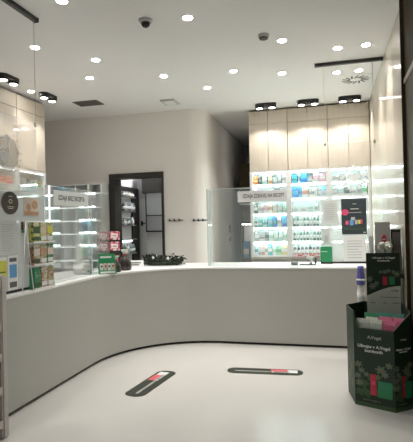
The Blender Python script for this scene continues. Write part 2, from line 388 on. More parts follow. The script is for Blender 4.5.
# ------------------------------------------------------------------ lit cabinets at the back
cx0 = at(249.2, 150, Y=YC).x; W = (XR - .003 - cx0) / 3
zs = [at(268, y, Y=YC).z for y in (172.5, 184, 198.5, 213, 227, 241, 255.5)]
names = ['left', 'middle', 'right']
rows = {
 0: [[('carton', 'orange', 'yellow', .08, .10), ('carton', 'dark grey', 'grey', .05, .10), ('carton', 'pale teal', 'white', .09, .11), ('carton', 'tan', 'cream', .08, .13), ('carton', 'grey blue', 'white', .07, .08), ('carton', 'grey', 'white', .06, .12), ('carton', 'white', 'grey', .06, .13)],
     [('carton', 'pink', 'white', .07, .13), ('carton', 'violet', 'pink', .08, .11), ('carton', 'violet', 'white', .06, .10), ('carton', 'white', 'grey blue', .07, .11), ('carton', 'dark grey', 'teal', .10, .12), ('carton', 'pink', 'violet', .08, .11)],
     [('carton', 'dark grey', 'white', .06, .12), ('carton', 'white', 'grey', .08, .10), ('carton', 'white', 'pink', .08, .12), ('carton', 'white', 'tan', .07, .13), ('carton', 'cream', 'white', .07, .10), ('carton', 'pale teal', 'white', .08, .11), ('carton', 'pale teal', 'mint', .06, .13)],
     [('bottle', 'bottle green', 'white', .045, .10), ('carton', 'teal', 'white', .07, .09), ('carton', 'pale teal', 'teal', .07, .10), ('carton', 'teal', 'grey blue', .08, .13), ('carton', 'blue', 'teal', .05, .12), ('carton', 'white', 'grey', .07, .14), ('carton', 'blue', 'sky blue', .07, .13)],
     [('carton', 'grey', 'white', .07, .12), ('carton', 'white', 'grey', .09, .08), ('carton', 'grey', 'dark grey', .06, .12), ('carton', 'white', 'pale teal', .08, .11), ('carton', 'mint', 'white', .07, .12), ('carton', 'pale teal', 'white', .07, .13), ('carton', 'white', 'mint', .06, .12)],
     [('carton', 'white', 'teal', .05, .13), ('carton', 'grey blue', 'white', .05, .14), ('carton', 'salmon', 'white', .06, .15), ('carton', 'white', 'grey', .05, .14), ('carton', 'teal', 'white', .07, .15), ('carton', 'white', 'mint', .06, .13), ('carton', 'mint', 'green', .08, .12), ('carton', 'yellow', 'white', .11, .14)]],
 1: [[('carton', 'sky blue', 'teal', .09, .10), ('carton', 'white', 'grey', .03, .13), ('carton', 'blue', 'sky blue', .11, .13), ('carton', 'grey', 'white', .07, .07), ('carton', 'white', 'pink', .09, .13), ('carton', 'pink', 'white', .10, .10)],
     [('carton', 'blue', 'sky blue', .10, .15), ('carton', 'sky blue', 'blue', .05, .13), ('carton', 'white', 'salmon', .10, .13), ('carton', 'white', 'grey', .10, .11), ('carton', 'cream', 'white', .04, .12), ('carton', 'grey blue', 'white', .05, .11), ('carton', 'sky blue', 'white', .07, .12)],
     [('carton', 'white', 'pale teal', .08, .06), ('carton', 'white', 'grey', .09, .05), ('carton', 'pale teal', 'white', .07, .06), ('bottle', 'white', 'grey', .045, .14), ('carton', 'white', 'mint', .08, .07)],
     R(['bottle green', 'bottle green', 'grey'], 10, (.12, .15), 'bottle', (.04, .05), ['white', 'grey', 'cream']),
     R(['bottle green', 'grey', 'bottle green', 'bottle green'], 10, (.12, .15), 'bottle', (.04, .05), ['white', 'mint', 'white', 'rose red']),
     R(['dark grey', 'black', 'dark grey'], 9, (.12, .14), 'bottle', (.042, .055), ['white', 'grey', 'white'])],
 2: [[('carton', 'white', 'grey', .10, .07), ('carton', 'grey', 'white', .08, .08), ('carton', 'white', 'pale teal', .11, .09), ('carton', 'pale teal', 'white', .10, .07), ('carton', 'white', 'grey blue', .09, .10)],
     [('carton', 'grey', 'white', .07, .12), ('carton', 'white', 'pale teal', .09, .13), ('carton', 'grey', 'dark grey', .08, .11), ('carton', 'white', 'grey', .09, .09), ('carton', 'pale teal', 'grey', .07, .11), ('carton', 'white', 'green', .07, .14)],
     R(['white', 'pale teal', 'grey'], 6, (.08, .13)), R(['grey blue', 'white', 'pale teal'], 6, (.08, .13)),
     R(['white', 'grey', 'mint'], 6, (.08, .13)), R(['white', 'teal', 'salmon'], 6, (.08, .13))]}
for u in range(3):
    x0, x1 = cx0 + u * W, cx0 + (u + 1) * W - .004
    where = names[u]
    t = thing('display_cabinet', f'pale oak display cabinet with lit shelves, {["leftmost, beside the dark passage", "middle one of the three in the row", "rightmost, next to the glossy wall"][u]}', 'cabinet', ((x0 + x1) / 2, YC, 0), group='lit cabinets on the back wall')
    zo0, zo1 = zs[-1], zs[0]
    bm = bmesh.new()
    box(bm, x0, x0 + .02, YC + .02, YC + .5, 0, H - .01); box(bm, x1 - .02, x1, YC + .02, YC + .5, 0, H - .01); box(bm, x0, x1, YC + .5, YC + .52, 0, H - .01)
    box(bm, x0 + .02, x1 - .02, YC + .02, YC + .5, zo1 + .03, zo1 + .06); box(bm, x0 + .02, x1 - .02, YC + .02, YC + .5, zo0 - .08, zo0 - .05)
    obj('body', bm, M['lam'], t)
    mid = (x0 + x1) / 2
    for a, b in ((x0 + .003, mid - .003), (mid + .003, x1 - .003)):
        bm = bmesh.new(); box(bm, a, b, YC, YC + .02, zo1 + .035, 3.38, bevel=.002); obj('upper_door', bm, M['lam'], t)
        bm = bmesh.new(); box(bm, a, b, YC, YC + .02, 3.386, H - .03, bevel=.002); obj('top_panel', bm, M['lam'], t)
        bm = bmesh.new(); box(bm, a, b, YC, YC + .02, .1, zo0 - .09, bevel=.002); obj('lower_door', bm, M['lam'], t)
    bm = bmesh.new(); box(bm, x0, x1, YC - .08, YC + .4, zo0 - .05, zo0 - .025); obj('sill', bm, M['rackgrey'], t)
    bm = bmesh.new()
    f = .045
    box(bm, x0 - .002, x0 + f, YC - .004, YC + .3, zo0 - .02, zo1 + .03); box(bm, x1 - f, x1 + .002, YC - .004, YC + .3, zo0 - .02, zo1 + .03); box(bm, x0 + f, x1 - f, YC - .004, YC + .3, zo1, zo1 + .03)
    obj('white_frame', bm, M['white'], t)
    bm = bmesh.new(); box(bm, x0 + f, x1 - f, YC + .27, YC + .29, zo0 - .02, zo1); obj('back_panel', bm, M['shelfback'], t)
    for k in range(6):
        z = zs[k + 1]
        bm = bmesh.new(); box(bm, x0 + f, x1 - f, YC + .02, YC + .27, z - .022, z); s = obj('shelf', bm, M['white'], t)
        zu = zs[k] - (.024 if k else .002)
        bm = bmesh.new(); box(bm, x0 + f + .004, x1 - f - .004, YC + .012, YC + .03, zu - .02, zu); obj('light_strip', bm, M['led'], s)
        fill(rows[u][k], (x0 + f + .004, YC + .06, z), (1, 0, 0), x1 - x0 - 2 * f - .008, 0, f'on the {ORD[k]} shelf of the {where} lit cabinet', 'products in the lit back cabinets', 1.45)

# low red cartons at the foot of the middle cabinet, on its sill
x0 = cx0 + W
for i, c in enumerate(['pink', 'salmon', 'rose red', 'salmon', 'red', 'rose red']):
    product('carton', c, ['white', 'red'][i % 2], .088, .05, .055, (x0 + .07 + i * .1, YC - .066, zs[6] - .025), 0, f'low {c} carton, {ORD[i]} from left on the sill of the middle lit cabinet', 'low cartons along the cabinet sill')

# dark cupboard with an open lit niche at the end of the passage
kx0, kx1 = at(240.5, 230, Y=10.2).x, -1.31
t = thing('tall_cupboard', 'tall dark wood cupboard with a lit open niche at the end of the passage', 'cupboard', ((kx0 + kx1) / 2, 10.2, 0))
bm = bmesh.new(); zb, zn = at(244, 258, Y=10.2).z, at(244, 224, Y=10.2).z
box(bm, kx0, kx1, 10.2, 10.7, 0, zb); box(bm, kx0, kx1, 10.2, 10.7, zn, 2.95); box(bm, kx0, kx0 + .02, 10.2, 10.7, zb, zn); box(bm, kx1 - .02, kx1, 10.2, 10.7, zb, zn); obj('body', bm, M['darkwood'], t)
bm = bmesh.new(); box(bm, kx0 + .02, kx1 - .02, 10.55, 10.6, zb, zn); obj('niche_back', bm, M['white'], t)
bm = bmesh.new(); box(bm, kx0 + .03, kx1 - .03, 10.25, 10.28, zn - .015, zn); obj('light_strip', bm, emit('niche_led', WARM, 18), t)
for zz in (at(244, 189, Y=10.2).z, at(244, 205, Y=10.2).z):
    bm = bmesh.new(); box(bm, kx0 + .01, kx1 - .01, 10.17, 10.2, zz, zz + .03); obj('handle', bm, M['steel'], t)
bm = bmesh.new(); box(bm, kx0 + .04, kx0 + .17, 10.25, 10.45, zb + .002, zb + .36, bevel=.006); box(bm, kx0 + .045, kx0 + .165, 10.247, 10.3, zb + .08, zb + .2, mi=1)
tag(rebase(obj('storage_box', bm, [M['blue'], M['paper']]), (kx0 + .1, 10.35, zb + .002)), 'blue box standing in the lit niche at the end of the passage', 'box')

# ------------------------------------------------------------------ left wall cabinets with open shelves
ye = at(45.3, 140, X=XL).y; yd = at(17.5, 160, X=XL).y; wL = ye - yd
zL1 = at(30, 172, X=XL).z
spreads = [(yd - 3 * wL, yd - 2 * wL), (yd - 2 * wL, yd - wL), (yd - wL, yd), (yd, ye)]
zl = [zL1, zL1 - .30, zL1 - .58, zL1 - .86, zL1 - 1.14, zL1 - 1.4]
lrows = {3: [[('bottle', 'bottle green', 'grey', .06, .17), ('carton', 'white', 'grey', .12, .2), ('carton', 'dark grey', 'white', .06, .21), ('carton', 'white', 'green', .12, .19), ('carton', 'yellow', 'green', .1, .18)],
             [('carton', 'white', 'grey', .13, .16), ('carton', 'white', 'pale teal', .10, .12), ('carton', 'grey', 'white', .12, .14), ('carton', 'white', 'grey', .1, .11)],
             R(['white', 'cream', 'grey'], 5, (.12, .18), ws=(.08, .12)), R(['white', 'grey', 'pale teal'], 5, (.12, .18), ws=(.08, .12)), R(['white', 'grey'], 4, (.12, .18), ws=(.08, .12))],
         2: [[('carton', 'red', 'orange', .16, .22), ('carton', 'orange', 'red', .14, .2), ('carton', 'red', 'orange', .15, .22), ('carton', 'orange', 'red', .13, .21)],
             [('carton', 'red', 'white', .12, .16), ('carton', 'salmon', 'white', .12, .15), ('carton', 'white', 'red', .12, .17), ('carton', 'red', 'white', .12, .16)],
             R(['white', 'pink', 'grey'], 4, (.12, .18), ws=(.08, .12)), R(['white', 'grey'], 4, (.12, .18), ws=(.08, .12)), R(['white', 'grey'], 4, (.12, .18), ws=(.08, .12))]}
for u, (a, b) in enumerate(spreads):
    if u < 1: continue
    b2 = b - .005
    t = thing('shelf_cabinet', ['', 'pale oak wall cabinet at the left picture edge, nearest the viewer', 'pale oak wall cabinet with red and orange packs on its open shelf', 'pale oak wall cabinet at the far end of the left wall, by the corner'][u], 'cabinet', (XL, (a + b) / 2, 0), group='cabinets on the left wall')
    bm = bmesh.new(); X1 = XL - .02
    box(bm, XBK + .01, X1, a, a + .02, 0, H - .01); box(bm, XBK + .01, X1, b2 - .02, b2, 0, H - .01); box(bm, XBK + .01, XBK + .03, a, b2, 0, H - .01)
    box(bm, XBK + .01, X1, a, b2, zl[0] + .04, zl[0] + .07); box(bm, XBK + .01, X1, a, b2, zl[5] - .06, zl[5] - .03); obj('body', bm, M['lam'], t)
    bm = bmesh.new(); box(bm, X1, XL, a + .003, b2 - .003, zl[0] + .045, 3.40, bevel=.002); obj('upper_door', bm, M['lam'], t)
    bm = bmesh.new(); box(bm, X1, XL, a + .003, b2 - .003, 3.406, H - .035, bevel=.002); obj('top_panel', bm, M['lam'], t)
    bm = bmesh.new(); box(bm, X1, XL, a + .003, b2 - .003, .1, zl[5] - .05, bevel=.002); obj('lower_door', bm, M['lam'], t)
    bm = bmesh.new(); f = .045
    box(bm, XL - .3, XL + .004, a + .004, a + f, zl[5] - .02, zl[0] + .03); box(bm, XL - .3, XL + .004, b2 - f, b2 - .004, zl[5] - .02, zl[0] + .03); box(bm, XL - .3, XL + .004, a + f, b2 - f, zl[0], zl[0] + .03); obj('white_frame', bm, M['white'], t)
    bm = bmesh.new(); box(bm, XL - .3, XL - .28, a + f, b2 - f, zl[5] - .02, zl[0]); obj('back_panel', bm, M['palegrey'], t)
    for k in range(5):
        z = zl[k + 1]
        bm = bmesh.new(); box(bm, XL - .28, XL - .02, a + f, b2 - f, z - .022, z); s = obj('shelf', bm, M['palegrey'] if k < 1 else M['white'], t)
        zu = zl[k] - (.024 if k else .002)
        bm = bmesh.new(); box(bm, XL - .035, XL - .018, a + f + .005, b2 - f - .005, zu - .012, zu); obj('light_strip', bm, M['ledsoft'], s)
        if u in lrows: fill(lrows[u][k], (XL - .05, a + f + .005, z), (0, 1, 0), b2 - a - 2 * f - .01, PI / 2, f"on the {ORD[k]} shelf of the {'corner' if u == 3 else 'red-stocked'} left cabinet", 'products on the left wall shelves')
XE = XL

# ------------------------------------------------------------------ lit white shelving in the far left corner
sx0, sx1 = at(49, 220, Y=7.5).x, at(110.0, 220, Y=7.86).x - .02
zc = [at(80, y, Y=7.5).z for y in (184.5, 193.5, 207.5, 221, 234, 247, 261)]
t = thing('wall_shelving', 'white wall shelving with lit empty shelves in the far left corner behind the screens', 'shelving', ((sx0 + sx1) / 2, 7.86, 0))
bm = bmesh.new(); box(bm, sx0, sx1, 7.84, 7.875, .2, zc[0] + .02); obj('back_panel', bm, M['backpale'], t)
n = 4
for i in range(n + 1):
    x = sx0 + (sx1 - sx0) * i / n
    bm = bmesh.new(); box(bm, x - .01, x + .01, 7.56, 7.84, .2, zc[0] + .02); obj('upright', bm, M['white'], t)
bm = bmesh.new(); box(bm, sx0 - .035, sx0 - .012, 7.55, 7.58, zc[0] - 1.0, zc[0] + .02); obj('light_profile', bm, M['ledsoft'], t)
for z in zc:
    bm = bmesh.new(); box(bm, sx0, sx1, 7.56, 7.84, z, z + .012); s = obj('shelf', bm, M['white'], t)
    if z > zc[1] + .01: continue
    bm = bmesh.new(); box(bm, sx0 + .01, sx1 - .01, 7.555, 7.572, z - .007, z); obj('light_strip', bm, M['ledshelf'], s)

# ------------------------------------------------------------------ back room furniture seen through the doorway
t = thing('framed_shelf_unit', 'black framed shelf unit with lit white shelves inside the back room', 'shelf unit', (bxl, 8.9, 0))
ya, yb2 = at(120, 220, X=bxl + .02).y, at(138.5, 220, X=bxl + .02).y
zt2 = at(121, 186, X=bxl + .02).z
bm = bmesh.new()
box(bm, bxl - .02, bxl + .035, yb2 - .32, yb2, 0, zt2); box(bm, bxl - .02, bxl + .035, ya - .35, ya + .02, 0, zt2); box(bm, bxl - .02, bxl + .035, ya + .02, yb2 - .32, zt2 - .09, zt2); obj('frame', bm, M['blackframe'], t)
bm = bmesh.new(); box(bm, bxl - .02, bxl - .005, ya + .02, yb2 - .32, 0, zt2 - .09); obj('back_panel', bm, M['white'], t)
yw = yb2 - .32 - ya - .02
zsh = [at(128, y, X=bxl + .02).z for y in (197, 211, 225, 239, 253)]
for z in zsh:
    bm = bmesh.new(); box(bm, bxl - .005, bxl + .11, ya + .02, yb2 - .32, z - .02, z); obj('shelf', bm, M['steel'], t)
bm = bmesh.new(); box(bm, bxl - .004, bxl + .01, ya + .03, yb2 - .33, zsh[3] - .05, zsh[3] - .03); obj('light_strip', bm, M['ledw'], t)
for zi, (cols, k) in enumerate(((['grey', 'white', 'cream'], 4), (['dark grey', 'grey', 'dark grey'], 6), (['grey', 'bottle green'], 3), ([], 0), (['bottle green', 'white', 'dark grey'], 4))):
    for i in range(k):
        w = yw / k * .75
        product('bottle', cols[i % len(cols)], 'grey', min(w, .085), min(w, .085), [.1, .19, .17, .2, .2][zi] * random.uniform(.8, 1), (bxl + .102, ya + .03 + yw * (i + .4) / k, zsh[zi]), PI / 2, f'small {cols[i % len(cols)]} bottle on the {ORD[zi]} shelf in the back room, {ORD[i]} of {k}', 'bottles in the back room')
CY = byb - .32
# open white door leaf with a black handle at the back room's rear
cxa, cxb = at(145.5, 220, Y=CY).x, at(163.5, 220, Y=CY).x + .3
t = thing('room_door_leaf', 'plain white door with a black lever handle in the back room', 'door', (at(141, 220, Y=byb - .05).x, byb - .05, 0))
xa = bxl + .05
bm = bmesh.new(); box(bm, xa, xa + .62, byb - .05, byb - .01, 0, 2.2, bevel=.004); obj('door_leaf', bm, M['white'], t)
hp = at(142, 223.5, Y=byb - .06)
bm = bmesh.new(); box(bm, hp.x - .02, hp.x + .02, byb - .065, byb - .05, hp.z - .05, hp.z + .05); tube(bm, [(hp.x, byb - .065, hp.z), (hp.x, byb - .1, hp.z), (hp.x + .09, byb - .1, hp.z)], .012); obj('handle', bm, M['black'], t)
t = thing('glass_front_cabinet', 'dark topped cabinet with a pale frosted glass door in the back room', 'cabinet', ((cxa + cxb) / 2, CY, 0))
z1, z2, z3 = at(155, 193, Y=CY).z, at(155, 232, Y=CY).z, at(155, 255, Y=CY).z
cxl = at(142.5, 220, Y=CY).x
bm = bmesh.new(); box(bm, cxl, cxb, CY, CY + .24, z1, 2.9); obj('top_box', bm, M['blackframe'], t)
bm = bmesh.new(); box(bm, cxa, cxb, CY + .05, CY + .24, z3, z1); obj('body', bm, M['palegrey'], t)
bm = bmesh.new(); box(bm, cxa, cxb, CY + .02, CY + .05, z2, z1); obj('glass_door', bm, M['frost'], t)
bm = bmesh.new()
for q in ((cxa, cxa + .02, z2, z1), (cxa, cxb, z2, z2 + .03), (cxa, cxb, (z1 + z2) / 2 - .07, (z1 + z2) / 2 - .05)): box(bm, q[0], q[1], CY + .01, CY + .035, q[2], q[3])
obj('door_frame', bm, M['black'], t)
bm = bmesh.new(); box(bm, cxa, cxb, CY - .05, CY + .24, z3 - .04, z3); obj('worktop', bm, M['blackframe'], t)
bm = bmesh.new(); box(bm, cxa, cxb, CY, CY + .24, 0, z3 - .04); obj('base_unit', bm, M['white'], t)
t = thing('added_fill_panel', 'added unseen square light panel brightening the back room', 'light', (-3.0, byb - .5, H))  # unseen glowing panel, added to brighten the back room
bm = bmesh.new(); box(bm, -3.25, -2.75, byb - .75, byb - .25, H - .03, H); obj('frame', bm, M['white'], t)
bm = bmesh.new(); box(bm, -3.2, -2.8, byb - .7, byb - .3, H - .036, H - .03); obj('diffuser', bm, M['panel'], t)

# ------------------------------------------------------------------ wall fittings
for i, (pa, pb) in enumerate(((167, 183), (191.5, 206.5))):
    A, B = at(pa, 220.6, Y=YB - .02), at(pb, 219.8, Y=YB - .02)
    t = thing('coat_rail', ['short steel hook rail on the back wall beside the black doorway', 'short steel hook rail on the back wall near the passage corner'][i], 'hook rail', ((A.x + B.x) / 2, YB, A.z), group='hook rails on the back wall')
    bm = bmesh.new(); box(bm, A.x, B.x, YB - .015, YB, A.z - .012, A.z + .016, bevel=.003); obj('rail', bm, M['steel'], t)
    for q in (.2, .5, .8):
        x = A.x + (B.x - A.x) * q
        bm = bmesh.new(); tube(bm, [(x, YB - .014, A.z), (x, YB - .06, A.z - .01), (x, YB - .07, A.z + .03)], .012); obj('hook', bm, M['black'], t)
for i, y in enumerate((228.5, 238.5)):
    p = at(229.5, y, X=xc)
    t = thing('wall_switch', ['black wall switch on the passage wall, the upper one', 'black wall switch on the passage wall, the lower one'][i], 'switch', (xc, p.y, p.z), group='switches on the passage wall')
    bm = bmesh.new(); box(bm, xc, xc + .02, p.y - .05, p.y + .05, p.z - (.085 if i == 0 else .05), p.z + (.085 if i == 0 else .05), bevel=.004); obj('plate', bm, M['black'], t)
    bm = bmesh.new(); box(bm, xc + .02, xc + .028, p.y - .03, p.y + .03, p.z - .04, p.z + .03); obj('rocker', bm, M['grey'], t)

# ------------------------------------------------------------------ ceiling
dls = [(187.6, 17.3, 'large ceiling downlight near the dome camera'), (35, 47, 'ceiling downlight beside the hanging wire on the left'), (95.5, 59.5, 'ceiling downlight over the left counter, right one of a close pair'), (89.5, 77.5, 'ceiling downlight over the left counter, far one of a close pair'),
       (62, .5, 'ceiling downlight at the top picture edge on the left'), (163.7, 75.8, 'ceiling downlight in front of the square emergency light'), (207.4, 87.4, 'ceiling downlight nearest the passage corner'), (233.4, 70.7, 'ceiling downlight midway between the passage and the smoke detector'),
       (282, 40, 'ceiling downlight just right of the smoke detector'), (282, 72.7, 'ceiling downlight in front of the leftmost black twin spot'), (337.7, 47.6, 'ceiling downlight in front of the black track, left one'), (366, 44.3, 'ceiling downlight in front of the black track, nearest the glossy wall'),
       (336.7, 72, 'ceiling downlight behind the track, left of the air diffuser'), (358.8, 70, 'ceiling downlight behind the track, over the air diffuser'), (31, 91, 'ceiling downlight between the two black spots on the left')]
proto = None
SPOT_W = 69
def downlight(p, label, power=SPOT_W):
    global proto
    if proto is None:
        t = thing('ceiling_downlight', label, 'downlight', p, group='recessed ceiling downlights')
        bm = bmesh.new(); lathe(bm, [(.045, -.004), (.056, -.008), (.062, -.004), (.063, .0)], n=20); obj('trim_ring', bm, M['whitepl'], t, world=False)
        bm = bmesh.new(); lathe(bm, [(.0445, -.012), (.0445, -.004)], n=20); obj('lens', bm, M['lens'], t, world=False)
        proto = t
    else: t = dup(proto, p, 0, label)
    lamp('downlight_lamp', 'SPOT', (p.x, p.y, p.z - .05), power, WARM, spot_size=1.7, spot_blend=1.0, shadow_soft_size=.05)
    return t
for x, y, lab in dls: downlight(at(x, y, Z=H), lab, SPOT_W * (.35 if x < 32 else 1))
for x, y in ((-2.2, 1.6), (.4, 1.6), (-2.2, -.6), (.4, -.6), (-3.6, 2.6), (-.9, 3.0)):  # extra downlights added out of view to raise the room's light
    downlight(Vector((x, y, H)), 'added fill downlight in the ceiling outside the view', SPOT_W)

p = Vector((-1.46, 9.6, H)); downlight(p, 'added unseen fill downlight inside the passage behind the cabinets', 18)  # hidden downlight added to lift the dark passage
tw = None
tws = [(9.5, 76.5, 0, 'black twin ceiling spot at the left edge over the wall cabinets'), (46.5, 95, 0, 'black twin ceiling spot over the far end of the left wall cabinets'),
       (266, 104.5, 1, 'black twin ceiling spot over the leftmost lit back cabinet'), (308, 101, 1, 'black twin ceiling spot over the middle lit back cabinet'), (349.5, 97, 1, 'black twin ceiling spot over the rightmost lit back cabinet')]
def twin_spot(p, rz, label):
    global tw
    if tw is None:
        t = thing('twin_spotlight', label, 'spotlight', p, rz, 'black twin spotlights')
        b2 = bmesh.new()
        pts = [(sx * .105 + .075 * math.cos(a), .075 * math.sin(a), -.05) for sx, a0 in ((1, -PI / 2), (-1, PI / 2)) for a in [a0 + i * PI / 10 for i in range(11)]]
        prism(b2, pts, (0, 0, .05)); obj('housing', b2, M['black'], t, world=False)
        for sx in (-1, 1):
            b2 = bmesh.new(); lathe(b2, [(.058, -.075), (.066, -.07), (.066, -.045)], (sx * .105, 0, 0), 20); h = obj('lamp_head', b2, M['black'], t, world=False)
            b2 = bmesh.new(); lathe(b2, [(.05, -.079), (.05, -.0745)], (sx * .105, 0, 0), 20); obj('lens', b2, M['lenss'], h, world=False)
        tw = t
    else: t = dup(tw, p, rz, label)
    return t
for x, y, back, lab in tws:
    p = at(x, y, Z=H)
    if back: p = Vector((p.x, YC - .35, H)); rz = 0
    else: p = Vector((XL + .33, p.y, H)); rz = PI / 2
    twin_spot(p, rz, lab)
    for s in (-1, 1):
        d = Vector((s * .105, 0, 0)) if back else Vector((0, s * .105, 0))
        lamp('twin_spot_lamp', 'SPOT', p + d + Vector((0, 0, -.09)), 25, WARM, spot_size=1.9, spot_blend=.35, shadow_soft_size=.03)

# black hanging tracks and the glass panes on wires
def emblem(face, a, b, r, mt, mt2, parent):
    """etched round emblem: dotted disc, square frame, leaf-shaped heart"""
    pts = [(a + r * .92 * math.cos(t) * (1 + .05 * math.sin(9 * t)), b + r * .95 * math.sin(t) * (1 + .05 * math.sin(9 * t)) - .02 * r) for t in [2 * PI * k / 60 for k in range(60)]]
    e = face.poly('etched_emblem', pts, mt, parent, .004, .0055)
    q = r * .42
    for (a0, a1, b0, b1) in ((-.75, -.65, .1, .85), (.0, .1, .1, .85), (-.75, .1, .1, .2), (-.75, .1, .75, .85)):
        face.rect('etched_square', a + a0 * r, a + a1 * r, b + b0 * r, b + b1 * r, mt2, e, .0055, .007)
    hp_ = []
    for k in range(40):
        t = 2 * PI * k / 40
        hp_.append((a - .25 * r + .026 * r * 16 * math.sin(t) ** 3, b - .25 * r + .026 * r * (13 * math.cos(t) - 5 * math.cos(2 * t) - 2 * math.cos(3 * t) - math.cos(4 * t))))
    face.poly('etched_heart', hp_, mt2, e, .0055, .007)
    for k in range(7):
        t = -.9 + k * .33
        face.oval('etched_spark', a + r * 1.12 * math.cos(t), b + r * 1.12 * math.sin(t), .05 * r, .05 * r, mt, e, .004, .0055, 10)
XT, YT = -2.7, 6.2
ta = at(36, 18, Z=H)
t = thing('ceiling_track', 'black ceiling track above the left counter', 'track', (XT, 3.0, H)); bm = bmesh.new(); box(bm, XT - .025, XT + .025, 2.4, ta.y, H - .04, H, bevel=.004); obj('rail', bm, M['black'], t)
bm = bmesh.new(); box(bm, XT - .028, XT + .028, ta.y, ta.y + .012, H - .043, H); obj('end_cap', bm, M['black'], t)
tb0, tb1 = at(315.5, 64.5, Y=YT), at(385.7, 55.7, Y=YT)
t = thing('ceiling_track', 'black ceiling track above the right end of the back counter', 'track', (.3, YT, H)); bm = bmesh.new(); box(bm, tb0.x, XR - .004, YT - .025, YT + .025, H - .04, H, bevel=.004); obj('rail', bm, M['black'], t)
bm = bmesh.new(); box(bm, tb0.x - .012, tb0.x, YT - .028, YT + .028, H - .043, H); obj('end_cap', bm, M['black'], t)

yh0, yh1 = 2.9, ta.y - .02
t = thing('hanging_glass_pane', 'clear glass pane with a grey emblem hung on wires over the left counter', 'glass pane', (XT, (yh0 + yh1) / 2, 1.95))
bm = bmesh.new(); box(bm, XT - .003, XT + .003, yh0, yh1, 1.95, 2.62); obj('glass', bm, M['glass'], t)
for y in (yh0 + .1, yh1 - .01):
    bm = bmesh.new(); tube(bm, [(XT, y, 2.6), (XT, y, H - .04)], .0028, 6); w = obj('wire', bm, M['steel'], t)
    bm = bmesh.new(); box(bm, XT - .008, XT + .008, y - .012, y + .012, 2.585, 2.625); obj('clamp', bm, M['steel'], w)
F = Face((XT, 0, 0), (0, 1, 0), (0, 0, 1))
e0 = at(-3, 153, X=XT); e1 = at(23, 153, X=XT)
emblem(F, at(7, 153, X=XT).y, at(8, 153, X=XT).z, .165, M['etch'], M['etchl'], t)
hx0, hx1 = at(322, 180, Y=YT).x, XR - .03
t = thing('hanging_glass_pane', 'clear glass pane with a white emblem hung on wires over the back counter', 'glass pane', ((hx0 + hx1) / 2, YT, 1.9))
bm = bmesh.new(); box(bm, hx0, hx1, YT - .003, YT + .003, 1.88, 2.62); obj('glass', bm, M['glass'], t)
for x in (hx0 + .05, hx1 - .1):
    bm = bmesh.new(); tube(bm, [(x, YT, 2.6), (x, YT, H - .04)], .0022, 6); w = obj('wire', bm, M['steel'], t)
    bm = bmesh.new(); box(bm, x - .012, x + .012, YT - .008, YT + .008, 2.585, 2.625); obj('clamp', bm, M['steel'], w)
F = Face((0, YT, 0), (1, 0, 0), (0, 0, 1))
pe = at(353, 180, Y=YT); 
# only line work of the emblem here, as the etched lines stay thin
for k in range(9):
    a = k * 2 * PI / 9; r0, r1 = .09, .16
    F.poly('etched_leaf', [(pe.x + .02 + r0 * math.cos(a), pe.z + .03 + r0 * math.sin(a)), (pe.x + .02 + r1 * math.cos(a + .12), pe.z + .03 + r1 * math.sin(a + .12)), (pe.x + .02 + r1 * .97 * math.cos(a + .38), pe.z + .03 + r1 * .97 * math.sin(a + .38)), (pe.x + .02 + r0 * math.cos(a + .25), pe.z + .03 + r0 * math.sin(a + .25))], M['etchw'], t, .004, .0055)
F.poly('etched_heart', [(pe.x + .02 + .0045 * 16 * math.sin(q) ** 3, pe.z + .03 + .0045 * (13 * math.cos(q) - 5 * math.cos(2 * q) - 2 * math.cos(3 * q) - math.cos(4 * q))) for q in [2 * PI * k / 36 for k in range(36)]], M['etchw'], t, .004, .0055)

# smoke detector, dome camera, vent, diffuser, emergency light
p = at(263.5, 35, Z=H); t = thing('smoke_detector', 'grey round smoke detector on the ceiling', 'smoke detector', p)
bm = bmesh.new(); lathe(bm, [(.03, -.05), (.045, -.045), (.05, -.03)], n=20); obj('sensor', bm, M['grey'], t, world=False)
bm = bmesh.new(); lathe(bm, [(.05, -.03), (.058, -.025), (.06, 0)], n=20); obj('base', bm, M['palegrey'], t, world=False)
p = at(145.5, 20, Z=H); t = thing('dome_camera', 'small dark dome security camera on the ceiling', 'camera', p)
bm = bmesh.new(); lathe(bm, [(.05, -.03), (.066, -.02), (.07, 0)], n=22); obj('mount', bm, M['palegrey'], t, world=False)
bm = bmesh.new(); lathe(bm, [(.006, -.075), (.025, -.07), (.04, -.055), (.046, -.03)], n=22); obj('dome', bm, M['black'], t, world=False)
p = at(88.5, 103, Z=H); t = thing('air_vent', 'dark rectangular air vent grille in the ceiling over the left wall', 'vent', p)
vx = .21
bm = bmesh.new(); box(bm, -vx, vx, -.13, .13, -.006, 0); obj('backing', bm, M['blackgap'], t, world=False)
bm = bmesh.new()
for q in ((-vx, vx, -.14, -.125), (-vx, vx, .125, .14), (-vx, -vx + .012, -.125, .125), (vx - .012, vx, -.125, .125)): box(bm, *q, -.012, 0)
obj('frame', bm, M['grey'], t, world=False)
for k in range(8):
    y = -.11 + k * .0315; bm = bmesh.new(); box(bm, -vx + .012, vx - .012, y - .006, y + .009, -.011, -.005); obj('slat', bm, M['grey'], t, world=False)
p = at(355.5, 79, Z=H); t = thing('swirl_diffuser', 'square white air diffuser with a swirl of dark slots in the ceiling', 'air diffuser', p)
bm = bmesh.new(); box(bm, -.22, .22, -.22, .22, -.01, 0, bevel=.003); obj('plate', bm, M['ceil'], t, world=False)
for k in range(14):
    a = k * 2 * PI / 14; ca, sa = math.cos(a), math.sin(a); cb, sb = math.cos(a + .35), math.sin(a + .35)
    bm = bmesh.new(); w_ = Vector((-sb, cb, 0)) * .013
    A, B = Vector((.08 * ca, .08 * sa, -.0125)), Vector((.19 * cb, .19 * sb, -.0125))
    prism(bm, [A - w_, B - w_, B + w_, A + w_], (0, 0, .004)); obj('slot', bm, M['grey'], t, world=False)
p = at(170, 101.5, Z=H); t = thing('emergency_light', 'square white emergency light frame on the ceiling before the back wall', 'light', p)
